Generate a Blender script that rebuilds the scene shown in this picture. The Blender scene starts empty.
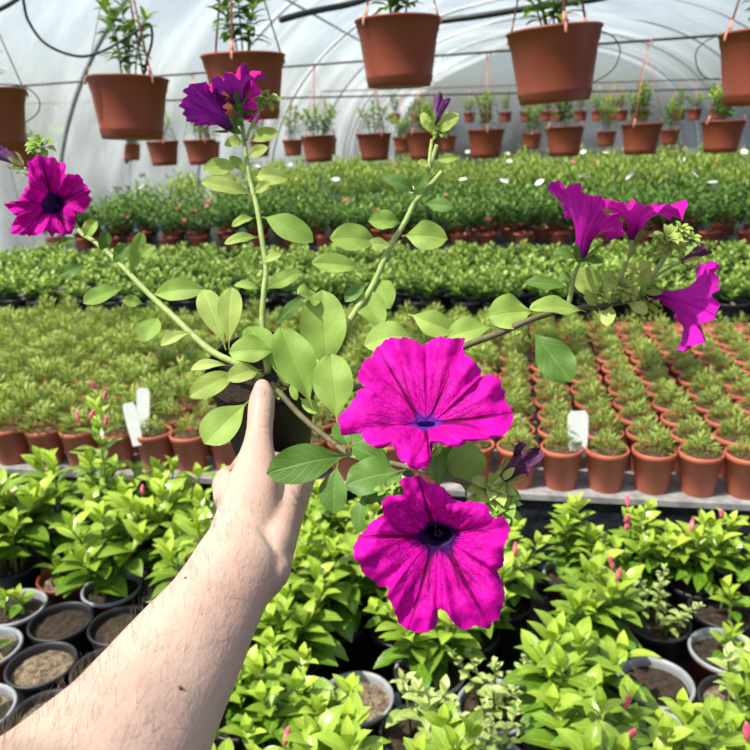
import bpy, bmesh, math, random
from mathutils import Vector, Matrix, noise

# ------------------------------------------------------------------ camera, light, exposure
SC = bpy.context.scene
COL = SC.collection
PI = math.pi
F = 736.0                                   # focal length in pixels of the 750 px frame
CAM = Vector((0, 0, 1.62))
YAW, PITCH, ROLL = math.radians(10.5), math.radians(18.4), math.radians(2.1)
FW = Vector((-math.sin(YAW) * math.cos(PITCH), math.cos(YAW) * math.cos(PITCH), -math.sin(PITCH)))
_r = Vector((math.cos(YAW), math.sin(YAW), 0))
_u = _r.cross(FW)
RT = _r * math.cos(ROLL) - _u * math.sin(ROLL)
UP = _u * math.cos(ROLL) + _r * math.sin(ROLL)

cd = bpy.data.cameras.new('camera')
cd.sensor_width = 36
cd.lens = 36 * F / 750
cd.clip_start = 0.02
cd.clip_end = 400
cd.dof.use_dof = True
cd.dof.focus_distance = 0.50
cd.dof.aperture_fstop = 15
co = bpy.data.objects.new('camera', cd)
COL.objects.link(co)
M3 = Matrix((RT, UP, -FW)).transposed().to_4x4()
M3.translation = CAM
co.matrix_world = M3
SC.camera = co

wd = bpy.data.worlds.new('sky')
SC.world = wd
wd.use_nodes = True
nt = wd.node_tree
bg = nt.nodes['Background']
sky = nt.nodes.new('ShaderNodeTexSky')
sky.sky_type = 'NISHITA'
sky.sun_disc = False
sky.sun_elevation = math.radians(56)
sky.sun_rotation = math.radians(-130)
sky.dust_density = 3.0
nt.links.new(sky.outputs[0], bg.inputs[0])
bg.inputs[1].default_value = 0.165

sd = bpy.data.lights.new('sun', 'SUN')
sd.energy = 11.5
sd.angle = math.radians(1.2)
sd.color = (1.0, 0.95, 0.86)
so = bpy.data.objects.new('sun', sd)
COL.objects.link(so)
so.rotation_euler = Vector((0.42, 0.30, -0.86)).to_track_quat('-Z', 'Y').to_euler()

vs = SC.view_settings
vs.view_transform = 'Standard'
vs.look = 'None'
vs.exposure = 0.0
vs.gamma = 1.0
vs.use_curve_mapping = False
SC.cycles.transparent_max_bounces = 12
SC.cycles.max_bounces = 8

rnd = random.Random(7)


def at(px, py, d):
    """point at depth d on the ray through photo pixel (px, py)"""
    return CAM + FW * d + RT * ((px - 375) / F * d) + UP * ((375 - py) / F * d)


def on_z(px, py, z):
    v = at(px, py, 1.0) - CAM
    return CAM + v * ((z - CAM.z) / v.z)


def proj(p):
    v = p - CAM
    d = v.dot(FW)
    if d < 1e-4:
        return (-1e6, -1e6, d)
    return (375 + F * v.dot(RT) / d, 375 - F * v.dot(UP) / d, d)


# ------------------------------------------------------------------ helpers
class MB:
    def __init__(s):
        s.v, s.f, s.uv, s.r = [], [], [], []

    def add(s, verts, faces, uvs=None, r=0.5):
        o = len(s.v)
        s.v += [Vector(p) for p in verts]
        s.f += [tuple(i + o for i in f) for f in faces]
        s.uv += list(uvs) if uvs else [(0.5, 0.5)] * len(verts)
        s.r += (list(r) if isinstance(r, (list, tuple)) else [r] * len(verts))
        return s

    def merge(s, o, M):
        s.add([M @ p for p in o.v], o.f, o.uv, o.r)

    def mesh(s, name, mat, origin=None, smooth=True):
        me = bpy.data.meshes.new(name)
        og = origin or Vector((0, 0, 0))
        me.from_pydata([tuple(p - og) for p in s.v], [], s.f)
        me.update()
        uvl = me.uv_layers.new(name='UVMap')
        li = [0] * len(me.loops)
        me.loops.foreach_get('vertex_index', li)
        flat = []
        for i in li:
            flat += [s.uv[i][0], s.uv[i][1]]
        uvl.data.foreach_set('uv', flat)
        a = me.attributes.new('rnd', 'FLOAT', 'POINT')
        a.data.foreach_set('value', s.r)
        me.polygons.foreach_set('use_smooth', [smooth] * len(me.polygons))
        me.materials.append(mat)
        return me

    def build(s, name, mat, parent=None, origin=None, smooth=True):
        return obj(name, s.mesh(name, mat, origin, smooth), parent)


def obj(name, me, parent=None, loc=None):
    o = bpy.data.objects.new(name, me)
    COL.objects.link(o)
    if parent is not None:
        o.parent = parent
    if loc is not None:
        o.location = loc
    return o


def tag(o, label=None, cat=None, group=None, kind=None):
    if label:
        o['label'] = label
    if cat:
        o['category'] = cat
    if group:
        o['group'] = group
    if kind:
        o['kind'] = kind
    return o


def empty(name, loc, label, cat, group=None):
    o = bpy.data.objects.new(name, None)
    o.empty_display_size = 0.05
    COL.objects.link(o)
    o.location = loc
    return tag(o, label, cat, group)


ORD = ('first second third fourth fifth sixth seventh eighth ninth tenth eleventh twelfth thirteenth fourteenth fifteenth sixteenth '
       'seventeenth eighteenth nineteenth').split()
TENS = {2: 'twent', 3: 'thirt', 4: 'fort', 5: 'fift'}


def ordw(n):
    if n <= 19:
        return ORD[n - 1]
    t, u = divmod(n, 10)
    return TENS[t] + 'ieth' if u == 0 else TENS[t] + 'y-' + ORD[u - 1]


def box(mb, x0, x1, y0, y1, z0, z1, r=0.5):
    v = [(x, y, z) for x in (x0, x1) for y in (y0, y1) for z in (z0, z1)]
    f = [(0, 1, 3, 2), (4, 6, 7, 5), (0, 4, 5, 1), (2, 3, 7, 6), (0, 2, 6, 4), (1, 5, 7, 3)]
    # separate corners so that shading stays flat
    for q in f:
        mb.add([v[i] for i in q], [(0, 1, 2, 3)], None, r)


def lathe(mb, prof, n=24, M=None, r=0.5):
    vs_, fs, uv = [], [], []
    for k, (rad, z) in enumerate(prof):
        for i in range(n):
            a = 2 * PI * i / n
            p = Vector((rad * math.cos(a), rad * math.sin(a), z))
            vs_.append(M @ p if M else p)
            uv.append((i / n, k / max(1, len(prof) - 1)))
    for k in range(len(prof) - 1):
        for i in range(n):
            j = (i + 1) % n
            fs.append((k * n + i, k * n + j, (k + 1) * n + j, (k + 1) * n + i))
    if prof[0][0] > 1e-5:
        fs.append(tuple(range(n - 1, -1, -1)))
    mb.add(vs_, fs, uv, r)


def catmull(pts, n):
    P = [Vector(p) for p in pts]
    if len(P) < 3:
        return [P[0].lerp(P[-1], i / n) for i in range(n + 1)]
    Q = [P[0] * 2 - P[1]] + P + [P[-1] * 2 - P[-2]]
    out = []
    segs = len(P) - 1
    for i in range(n + 1):
        t = i / n * segs
        k = min(int(t), segs - 1)
        t -= k
        a, b, c, d = Q[k:k + 4]
        out.append(0.5 * ((2 * b) + (c - a) * t + (2 * a - 5 * b + 4 * c - d) * t * t + (3 * b - a - 3 * c + d) * t ** 3))
    return out


def tube(mb, pts, rad, n=8, samples=None, r=0.5, cap=True):
    P = catmull(pts, samples or max(2, (len(pts) - 1) * 6))
    R = rad if callable(rad) else (lambda t: rad)
    m = len(P)
    nrm = None
    vs_, fs, uv = [], [], []
    for i, p in enumerate(P):
        t = (P[min(i + 1, m - 1)] - P[max(i - 1, 0)]).normalized()
        if nrm is None:
            nrm = t.orthogonal().normalized()
        nrm = (nrm - t * nrm.dot(t)).normalized()
        b = t.cross(nrm)
        q = R(i / (m - 1))
        for k in range(n):
            a = 2 * PI * k / n
            vs_.append(p + (nrm * math.cos(a) + b * math.sin(a)) * q)
            uv.append((k / n, i / (m - 1)))
    for i in range(m - 1):
        for k in range(n):
            l = (k + 1) % n
            fs.append((i * n + k, i * n + l, (i + 1) * n + l, (i + 1) * n + k))
    if cap:
        fs.append(tuple(range(n - 1, -1, -1)))
        fs.append(tuple((m - 1) * n + k for k in range(n)))
    mb.add(vs_, fs, uv, r)


def leaf(mb, p0, p1, w, nrm, bend=0.0, fold=0.15, nu=6, nv=10, peak=0.5, r=0.5, ruffle=0.0, seed=0.0, stalk=0.1, twist=0.0, tipcurl=0.0, rounded=False):
    """a leaf blade from base p0 to tip p1, w wide, upper side towards nrm"""
    p0, p1 = Vector(p0), Vector(p1)
    ax = p1 - p0
    L = ax.length
    ax = ax.normalized()
    N = Vector(nrm)
    N = (N - ax * N.dot(ax)).normalized()
    S = ax.cross(N)
    vs_, fs, uv = [], [], []
    e = math.log(0.5) / math.log(peak)
    for j in range(nv + 1):
        t = j / nv
        tt = max(0.0, (t - stalk) / (1 - stalk))
        if rounded:
            if tt <= 0 or tt >= 1:
                prof = 0.0
            elif tt < peak:
                x_ = tt / peak
                prof = (3 * x_ * x_ - 2 * x_ ** 3) ** 0.8
            else:
                x_ = (tt - peak) / (1 - peak)
                prof = max(0.0, 1 - x_ ** 2.3) ** 0.62
        else:
            prof = math.sin(PI * tt ** e) ** 0.8 if 0 < tt < 1 else 0.0
        hw = w / 2 * max(prof, 0.05 if t < 0.98 else 0.01)
        c = p0 + ax * (L * t) + N * (bend * L * 4 * t * (1 - t)) - N * (tipcurl * L * t ** 3)
        tw = twist * t
        Sx = S * math.cos(tw) + N * math.sin(tw)
        Nx = N * math.cos(tw) - S * math.sin(tw)
        for i in range(nu + 1):
            s = 2 * i / nu - 1
            z = fold * abs(s) * hw
            if ruffle:
                z += ruffle * w * (abs(s) ** 2) * math.sin(t * 11 + seed * 7 + (2.0 if s > 0 else 0.0)) * prof
                z += ruffle * 0.5 * w * noise.noise(Vector((s * 1.5, t * 4, seed)))
            vs_.append(c + Sx * (s * hw) + Nx * z)
            uv.append((i / nu, t))
    for j in range(nv):
        for i in range(nu):
            a = j * (nu + 1) + i
            fs.append((a, a + 1, a + nu + 2, a + nu + 1))
    mb.add(vs_, fs, uv, r)


def sphere(mb, c, rx, ry=None, rz=None, n=10, r=0.5, M=None):
    ry = ry or rx
    rz = rz or rx
    prof = []
    vs_, fs = [], []
    m = n // 2 + 1
    c = Vector(c)
    for k in range(m + 1):
        th = PI * k / m
        for i in range(n):
            a = 2 * PI * i / n
            p = Vector((rx * math.sin(th) * math.cos(a), ry * math.sin(th) * math.sin(a), rz * math.cos(th)))
            vs_.append(c + (M @ p if M else p))
    for k in range(m):
        for i in range(n):
            j = (i + 1) % n
            fs.append((k * n + i, (k + 1) * n + i, (k + 1) * n + j, k * n + j))
    mb.add(vs_, fs, None, r)


# ------------------------------------------------------------------ materials
def new_mat(name):
    m = bpy.data.materials.new(name)
    m.use_nodes = True
    t = m.node_tree
    return m, t, t.nodes['Principled BSDF'], t.nodes['Material Output']


def N(t, typ, **kw):
    n = t.nodes.new(typ)
    for k, v in kw.items():
        if hasattr(n, k):
            setattr(n, k, v)
        else:
            n.inputs[k].default_value = v
    return n


def mix(t, fac, a, b, blend='MIX'):
    n = t.nodes.new('ShaderNodeMix')
    n.data_type = 'RGBA'
    n.blend_type = blend
    for sock, val in ((n.inputs[0], fac), (n.inputs[6], a), (n.inputs[7], b)):
        if hasattr(val, 'is_linked'):
            t.links.new(val, sock)
        else:
            sock.default_value = val if not isinstance(val, tuple) or len(val) == 4 else (*val, 1)
    return n.outputs[2]


def mathn(t, op, a, b=None, c=None, clamp=False):
    n = t.nodes.new('ShaderNodeMath')
    n.operation = op
    n.use_clamp = clamp
    for k, val in enumerate((a, b, c)):
        if val is None:
            continue
        if hasattr(val, 'is_linked'):
            t.links.new(val, n.inputs[k])
        else:
            n.inputs[k].default_value = val
    return n.outputs[0]


def smooth(t, val, lo, hi, out0=0.0, out1=1.0):
    n = t.nodes.new('ShaderNodeMapRange')
    n.interpolation_type = 'SMOOTHSTEP'
    t.links.new(val, n.inputs[0])
    n.inputs[1].default_value, n.inputs[2].default_value = lo, hi
    n.inputs[3].default_value, n.inputs[4].default_value = out0, out1
    return n.outputs[0]


def noise_tex(t, scale, detail=3.0, rough=0.5, coord='Object', vec=None):
    n = t.nodes.new('ShaderNodeTexNoise')
    n.inputs['Scale'].default_value = scale
    n.inputs['Detail'].default_value = detail
    n.inputs['Roughness'].default_value = rough
    if vec is None:
        c = t.nodes.new('ShaderNodeTexCoord')
        vec = c.outputs[coord]
    t.links.new(vec, n.inputs['Vector'])
    return n.outputs['Fac']


def bump(t, b, h, strength=0.3, dist=0.01):
    n = t.nodes.new('ShaderNodeBump')
    n.inputs['Strength'].default_value = strength
    n.inputs['Distance'].default_value = dist
    t.links.new(h, n.inputs['Height'])
    t.links.new(n.outputs[0], b.inputs['Normal'])


def plain(name, c1, c2=None, rough=0.5, scale=20, bumps=0.0, metal=0.0, spec=0.5, bdist=0.004):
    m, t, b, o = new_mat(name)
    b.inputs['Roughness'].default_value = rough
    b.inputs['Metallic'].default_value = metal
    b.inputs['Specular IOR Level'].default_value = spec
    nz = noise_tex(t, scale)
    c = mix(t, smooth(t, nz, 0.3, 0.7), c1, c2 or tuple(x * 0.8 for x in c1))
    t.links.new(c, b.inputs['Base Color'])
    if bumps:
        bump(t, b, noise_tex(t, scale * 3), bumps, bdist)
    return m


def leaf_mat(name, c1, c2, rough=0.45, trans=0.35, vein=0.25, spec=0.4, veincol=None, nscale=60):
    """c1..c2 picked per leaf by the rnd attribute; midrib and side veins from the blade's own UV"""
    m, t, b, o = new_mat(name)
    at_ = t.nodes.new('ShaderNodeAttribute')
    at_.attribute_name = 'rnd'
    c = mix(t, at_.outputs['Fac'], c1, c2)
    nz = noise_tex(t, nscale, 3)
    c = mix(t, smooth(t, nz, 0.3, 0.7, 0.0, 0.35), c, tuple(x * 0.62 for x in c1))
    if vein:
        uv = t.nodes.new('ShaderNodeUVMap')
        sx = t.nodes.new('ShaderNodeSeparateXYZ')
        t.links.new(uv.outputs[0], sx.inputs[0])
        d = mathn(t, 'ABSOLUTE', mathn(t, 'SUBTRACT', sx.outputs[0], 0.5))
        mid = smooth(t, d, 0.012, 0.05, 1.0, 0.0)
        fr = mathn(t, 'FRACT', mathn(t, 'SUBTRACT', mathn(t, 'MULTIPLY', sx.outputs[1], 7.0), mathn(t, 'MULTIPLY', d, 4.5)))
        side = smooth(t, mathn(t, 'ABSOLUTE', mathn(t, 'SUBTRACT', fr, 0.5)), 0.03, 0.09, 0.55, 0.0)
        vv = mathn(t, 'MULTIPLY', mathn(t, 'MAXIMUM', mid, side), vein)
        c = mix(t, vv, c, veincol or tuple(min(1, x * 1.7 + 0.03) for x in c2))
        bump(t, b, mathn(t, 'ADD', mathn(t, 'MULTIPLY', vv, -1.0), mathn(t, 'MULTIPLY', nz, 0.4)), 0.35, 0.002)
    t.links.new(c, b.inputs['Base Color'])
    b.inputs['Roughness'].default_value = rough
    b.inputs['Specular IOR Level'].default_value = spec
    tr = t.nodes.new('ShaderNodeBsdfTranslucent')
    t.links.new(mix(t, 1.0, c, (1.0, 1.0, 0.5, 1), 'MULTIPLY'), tr.inputs[0])
    ms = t.nodes.new('ShaderNodeMixShader')
    ms.inputs[0].default_value = trans
    t.links.new(b.outputs[0], ms.inputs[1])
    t.links.new(tr.outputs[0], ms.inputs[2])
    t.links.new(ms.outputs[0], o.inputs[0])
    return m


def petal_mat(name, inner, outer, throat, veincol, vein=0.8, throat_r=(0.02, 0.18)):
    """u runs round the flower (one lobe = 1/5), v from the throat to the rim"""
    m, t, b, o = new_mat(name)
    uv = t.nodes.new('ShaderNodeUVMap')
    sx = t.nodes.new('ShaderNodeSeparateXYZ')
    t.links.new(uv.outputs[0], sx.inputs[0])
    u, v = sx.outputs[0], sx.outputs[1]
    geo = t.nodes.new('ShaderNodeNewGeometry')
    nz = noise_tex(t, 55, 4)
    base = mix(t, smooth(t, nz, 0.25, 0.75), inner, tuple(x * 0.78 for x in inner))
    # fine network: cells stretched from throat to rim
    cv = t.nodes.new('ShaderNodeCombineXYZ')
    nz2 = noise_tex(t, 220, 2)
    t.links.new(mathn(t, 'ADD', mathn(t, 'MULTIPLY', u, 60.0), mathn(t, 'MULTIPLY', nz2, 1.4)), cv.inputs[0])
    t.links.new(mathn(t, 'ADD', mathn(t, 'MULTIPLY', v, 8.0), mathn(t, 'MULTIPLY', nz2, 1.2)), cv.inputs[1])
    vo = t.nodes.new('ShaderNodeTexVoronoi')
    vo.feature = 'DISTANCE_TO_EDGE'
    vo.inputs['Scale'].default_value = 1.0
    t.links.new(cv.outputs[0], vo.inputs['Vector'])
    fine = mathn(t, 'MULTIPLY', smooth(t, vo.outputs['Distance'], 0.0, 0.10, 0.62, 0.0), smooth(t, v, 0.25, 1.0, 1.0, 0.25))
    # main vein down each lobe plus two weaker beside it
    a = mathn(t, 'ABSOLUTE', mathn(t, 'SUBTRACT', mathn(t, 'FRACT', mathn(t, 'MULTIPLY', u, 5.0)), 0.5))
    wob = mathn(t, 'MULTIPLY', mathn(t, 'SUBTRACT', nz2, 0.5), 0.03)
    aw = mathn(t, 'MULTIPLY', mathn(t, 'ADD', a, wob), v)
    main = mathn(t, 'MULTIPLY', smooth(t, aw, 0.006, 0.018, 1.0, 0.0), smooth(t, v, 0.6, 1.0, 1.0, 0.4))
    br = mathn(t, 'ABSOLUTE', mathn(t, 'SUBTRACT', a, mathn(t, 'MULTIPLY', v, 0.26)))
    side = mathn(t, 'MULTIPLY', smooth(t, mathn(t, 'MULTIPLY', mathn(t, 'ADD', br, wob), v), 0.004, 0.020, 0.75, 0.0), smooth(t, v, 0.4, 0.95, 1.0, 0.0))
    vv = mathn(t, 'MULTIPLY', mathn(t, 'MAXIMUM', mathn(t, 'MAXIMUM', main, side), fine), vein)
    c = mix(t, vv, base, veincol)
    cs = t.nodes.new('ShaderNodeCombineXYZ')
    t.links.new(mathn(t, 'MULTIPLY', u, 55.0), cs.inputs[0])
    streak = noise_tex(t, 1.0, 1, vec=cs.outputs[0])
    c = mix(t, smooth(t, mathn(t, 'ADD', v, mathn(t, 'MULTIPLY', mathn(t, 'SUBTRACT', streak, 0.5), 0.34)), throat_r[0], throat_r[1], 1.0, 0.0), c, throat)
    back = mix(t, mathn(t, 'MULTIPLY', vv, 0.9), outer, veincol)
    back = mix(t, smooth(t, v, 0.0, 0.55, 0.75, 0.0), back, tuple(x * 0.5 for x in throat))
    c = mix(t, geo.outputs['Backfacing'], c, back)
    t.links.new(c, b.inputs['Base Color'])
    b.inputs['Roughness'].default_value = 0.62
    b.inputs['Specular IOR Level'].default_value = 0.12
    bump(t, b, mathn(t, 'ADD', mathn(t, 'MULTIPLY', mathn(t, 'ADD', main, mathn(t, 'MULTIPLY', fine, 0.3)), -1.0), mathn(t, 'MULTIPLY', nz, 0.9)), 0.55, 0.003)
    tr = t.nodes.new('ShaderNodeBsdfTranslucent')
    t.links.new(c, tr.inputs[0])
    ms = t.nodes.new('ShaderNodeMixShader')
    ms.inputs[0].default_value = 0.22
    t.links.new(b.outputs[0], ms.inputs[1])
    t.links.new(tr.outputs[0], ms.inputs[2])
    t.links.new(ms.outputs[0], o.inputs[0])
    return m


def film_mat(name, tint, clear, alpha_scale=1.2):
    m, t, b, o = new_mat(name)
    t.nodes.remove(b)
    tc = t.nodes.new('ShaderNodeTexCoord')
    mp = t.nodes.new('ShaderNodeMapping')
    mp.inputs['Rotation'].default_value = (0, 0, 0.35)
    mp.inputs['Scale'].default_value = (0.30, 0.85, 0.5)
    t.links.new(tc.outputs['Object'], mp.inputs[0])
    nz = noise_tex(t, alpha_scale, 5, 0.6, vec=mp.outputs[0])
    df = t.nodes.new('ShaderNodeBsdfDiffuse')
    tl = t.nodes.new('ShaderNodeBsdfTranslucent')
    tp = t.nodes.new('ShaderNodeBsdfTransparent')
    df.inputs[0].default_value = (*tint, 1)
    t.links.new(mix(t, smooth(t, nz, 0.3, 0.7), tuple(x * 0.82 for x in tint), tint), tl.inputs[0])
    m1 = t.nodes.new('ShaderNodeMixShader')
    m1.inputs[0].default_value = 0.75
    t.links.new(df.outputs[0], m1.inputs[1])
    t.links.new(tl.outputs[0], m1.inputs[2])
    m2 = t.nodes.new('ShaderNodeMixShader')
    t.links.new(smooth(t, nz, 0.3, 0.7, clear * 1.35, clear * 0.65), m2.inputs[0])
    t.links.new(m1.outputs[0], m2.inputs[1])
    t.links.new(tp.outputs[0], m2.inputs[2])
    t.links.new(m2.outputs[0], o.inputs[0])
    return m


MAT = {}
MAT['terracotta'] = plain('terracotta_plastic', (0.50, 0.140, 0.080), (0.42, 0.105, 0.06), 0.5, 14)
MAT['hang_pot'] = plain('brown_red_plastic', (0.26, 0.060, 0.030), (0.21, 0.048, 0.024), 0.42, 8)
MAT['black_pot'] = plain('black_plastic', (0.018, 0.019, 0.022), (0.028, 0.028, 0.03), 0.42, 12)
MAT['dark_pot'] = plain('matt_black_plastic', (0.010, 0.009, 0.009), (0.016, 0.013, 0.012), 0.6, 12, spec=0.2)
MAT['silver_rim'] = plain('grey_plastic', (0.34, 0.36, 0.38), (0.24, 0.26, 0.28), 0.4, 20)
MAT['red_pot'] = plain('dull_red_plastic', (0.28, 0.06, 0.035), (0.2, 0.045, 0.03), 0.45, 12)
MAT['soil'] = plain('dark_soil', (0.028, 0.017, 0.010), (0.085, 0.055, 0.032), 0.95, 90, 1.0, bdist=0.01)
MAT['petunia_soil'] = plain('darker_peat', (0.012, 0.007, 0.004), (0.04, 0.024, 0.014), 0.95, 150, 1.0, bdist=0.004)  # a darker soil tone, used only in the held pot
MAT['sand_soil'] = plain('sandy_soil', (0.10, 0.07, 0.04), (0.36, 0.28, 0.18), 0.95, 70, 1.0, bdist=0.012)
MAT['seed_soil'] = plain('peat', (0.10, 0.045, 0.028), (0.17, 0.08, 0.05), 0.95, 90, 0.8)
MAT['black_sheet'] = plain('black_ground_sheet', (0.012, 0.015, 0.021), (0.03, 0.035, 0.045), 0.32, 9, 0.6, bdist=0.02)
MAT['bench_top'] = plain('grey_bench_mat', (0.34, 0.33, 0.32), (0.20, 0.20, 0.20), 0.7, 30)
MAT['steel'] = plain('dark_steel', (0.05, 0.055, 0.06), (0.035, 0.04, 0.04), 0.4, 10, metal=0.5)
MAT['galv'] = plain('galvanised_steel', (0.42, 0.44, 0.45), (0.32, 0.34, 0.35), 0.4, 15, metal=0.4)
MAT['cable'] = plain('black_rubber', (0.012, 0.014, 0.015), (0.02, 0.022, 0.022), 0.4, 30)
MAT['strap'] = plain('pink_plastic', (0.62, 0.27, 0.20), (0.55, 0.22, 0.16), 0.5, 20)
MAT['white_tag'] = plain('white_plastic', (0.82, 0.84, 0.82), (0.74, 0.76, 0.74), 0.4, 40)
MAT['ground'] = plain('ground_fabric', (0.035, 0.036, 0.036), (0.07, 0.066, 0.06), 0.9, 6)
MAT['stake'] = plain('pale_cane', (0.62, 0.55, 0.28), (0.5, 0.42, 0.2), 0.6, 30)

MAT['petunia_leaf'] = leaf_mat('petunia_leaf', (0.22, 0.38, 0.06), (0.44, 0.61, 0.14), 0.55, 0.30, 0.40, 0.25, (0.30, 0.44, 0.10))
MAT['petunia_dark'] = leaf_mat('petunia_leaf_deep', (0.085, 0.19, 0.03), (0.16, 0.30, 0.05), 0.5, 0.25, 0.45, 0.3, (0.22, 0.36, 0.09))
MAT['petunia_young'] = leaf_mat('petunia_young_leaf', (0.34, 0.48, 0.09), (0.55, 0.66, 0.20), 0.55, 0.30, 0.2, 0.25)
MAT['stem'] = plain('pale_green_stem', (0.36, 0.46, 0.14), (0.26, 0.36, 0.09), 0.6, 120, 0.4, bdist=0.001)
MAT['stem_brown'] = plain('woody_stem', (0.15, 0.14, 0.06), (0.10, 0.075, 0.04), 0.7, 100, 0.4, bdist=0.001)
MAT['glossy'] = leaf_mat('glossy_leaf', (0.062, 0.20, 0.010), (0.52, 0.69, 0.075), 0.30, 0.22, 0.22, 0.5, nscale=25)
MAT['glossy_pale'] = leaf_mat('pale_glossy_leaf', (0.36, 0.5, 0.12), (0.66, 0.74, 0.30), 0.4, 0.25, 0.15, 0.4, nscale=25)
MAT['plant_stem'] = plain('plant_stem', (0.20, 0.26, 0.07), (0.14, 0.16, 0.05), 0.6, 60)
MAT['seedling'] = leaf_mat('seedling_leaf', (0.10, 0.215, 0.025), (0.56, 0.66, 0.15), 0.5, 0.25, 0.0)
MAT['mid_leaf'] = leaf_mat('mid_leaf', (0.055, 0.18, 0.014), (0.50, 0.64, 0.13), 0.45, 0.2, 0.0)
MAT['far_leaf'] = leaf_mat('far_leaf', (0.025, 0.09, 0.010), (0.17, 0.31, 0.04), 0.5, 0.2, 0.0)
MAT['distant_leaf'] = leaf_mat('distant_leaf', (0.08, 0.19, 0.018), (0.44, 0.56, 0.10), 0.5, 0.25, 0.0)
MAT['hang_leaf'] = leaf_mat('hanging_leaf', (0.08, 0.22, 0.02), (0.38, 0.56, 0.08), 0.4, 0.3, 0.0)
MAGENTA = (0.70, 0.003, 0.39)
MAT['petal'] = petal_mat('magenta_petal', MAGENTA, (0.42, 0.03, 0.42), (0.030, 0.004, 0.09), (0.10, 0.0, 0.04), 0.95)
MAT['petal_violet_throat'] = petal_mat('magenta_petal_violet_throat', MAGENTA, (0.42, 0.03, 0.42), (0.13, 0.03, 0.42), (0.10, 0.0, 0.04), 0.95, (0.0, 0.14))
MAT['petal_side'] = petal_mat('magenta_trumpet', (0.66, 0.004, 0.38), (0.56, 0.012, 0.43), (0.10, 0.012, 0.20), (0.16, 0.0, 0.10), 0.75, (0.05, 0.35))
MAT['petal_purple'] = petal_mat('purple_trumpet', (0.70, 0.008, 0.28), (0.32, 0.018, 0.36), (0.16, 0.06, 0.34), (0.11, 0.0, 0.10), 0.7, (0.05, 0.4))
MAT['wilted'] = plain('wilted_petal', (0.055, 0.006, 0.045), (0.10, 0.015, 0.08), 0.6, 150, 0.8, bdist=0.002)
MAT['bud_purple'] = plain('bud_petal', (0.20, 0.04, 0.22), (0.09, 0.012, 0.11), 0.55, 150, 0.6, bdist=0.001)
MAT['throat'] = plain('throat_tube', (0.028, 0.005, 0.07), (0.05, 0.008, 0.11), 0.8, 200)
MAT['throat_violet'] = plain('violet_throat_tube', (0.10, 0.025, 0.33), (0.05, 0.01, 0.18), 0.8, 300)
MAT['pink_bud'] = plain('pink_bud', (0.72, 0.06, 0.16), (0.80, 0.30, 0.30), 0.5, 60)
MAT['pink_flower'] = plain('pink_bloom', (0.66, 0.07, 0.13), (0.55, 0.12, 0.14), 0.6, 40)
MAT['white_disc'] = plain('white_lobed_disc', (0.88, 0.88, 0.84), (0.80, 0.82, 0.76), 0.6, 40)
MAT['film'] = film_mat('greenhouse_film', (0.43, 0.475, 0.495), 0.50)
MAT['film_end'] = film_mat('end_film', (0.90, 0.92, 0.90), 0.8)
MAT['film_side'] = film_mat('white_side_film', (0.62, 0.66, 0.68), 0.12)


def skin_mat():
    m, t, b, o = new_mat('pale_skin')
    nz = noise_tex(t, 16, 4)
    nz2 = noise_tex(t, 130, 3)
    c = mix(t, smooth(t, nz, 0.35, 0.7), (0.545, 0.395, 0.312), (0.515, 0.34, 0.272))
    c = mix(t, smooth(t, nz2, 0.4, 0.75, 0.0, 0.25), c, (0.50, 0.30, 0.235))
    t.links.new(c, b.inputs['Base Color'])
    b.inputs['Roughness'].default_value = 0.5
    b.inputs['Specular IOR Level'].default_value = 0.35
    b.inputs['Subsurface Weight'].default_value = 0.15
    b.inputs['Subsurface Radius'].default_value = (0.006, 0.002, 0.001)
    b.inputs['Subsurface Scale'].default_value = 0.6
    bump(t, b, mathn(t, 'ADD', noise_tex(t, 420, 3), noise_tex(t, 90, 2)), 0.22, 0.002)
    return m


MAT['skin'] = skin_mat()
MAT['nail'] = plain('fingernail', (0.60, 0.34, 0.31), (0.57, 0.30, 0.28), 0.6, 60)
MAT['hair'] = plain('brown_hair', (0.10, 0.06, 0.04), (0.13, 0.08, 0.05), 0.5, 60)
MAT['mole'] = plain('brown_mole', (0.10, 0.035, 0.02), (0.13, 0.045, 0.025), 0.6, 60)

# ------------------------------------------------------------------ the setting
g = MB()
box(g, -6, 9, -1.5, 32, -0.05, 0.0)
tag(g.build('floor', MAT['ground'], smooth=False), kind='structure')

XL, XR, XC = -4.6, 6.6, 1.0
YB, YE = -1.5, 31.0


def arch(x):
    """height of the tunnel's roof film at x: low eaves, round crown"""
    q = min(1.0, abs((x - XC) / (XR - XC)))
    return 0.55 + 3.8 * math.sqrt(max(0.0, 1 - q ** 2.3))


f_ = MB()
nx, ny = 90, 160
for j in range(ny + 1):
    y = YB + (YE - YB) * j / ny
    for i in range(nx + 1):
        q = -math.cos(PI * i / nx)
        x = XC + q * (XR - XC)
        z = arch(x)
        # film stretched over the hoops: sags between them and pulls into slanting folds
        sag = -0.07 * abs(math.sin(PI * y / 2.5))
        fold = 0.09 * math.sin(y * 2.1 + x * 1.3 + 1.2 * math.sin(x * 0.7)) + 0.035 * noise.noise(Vector((x * 0.7, y * 1.6, 3)))
        f_.v.append(Vector((x, y, z + sag + fold)))
        f_.uv.append((i / nx, j / ny))
        f_.r.append(0.5)
for j in range(ny):
    for i in range(nx):
        a = j * (nx + 1) + i
        f_.f.append((a, a + 1, a + nx + 2, a + nx + 1))
tag(f_.build('ceiling', MAT['film']), kind='structure')


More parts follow.
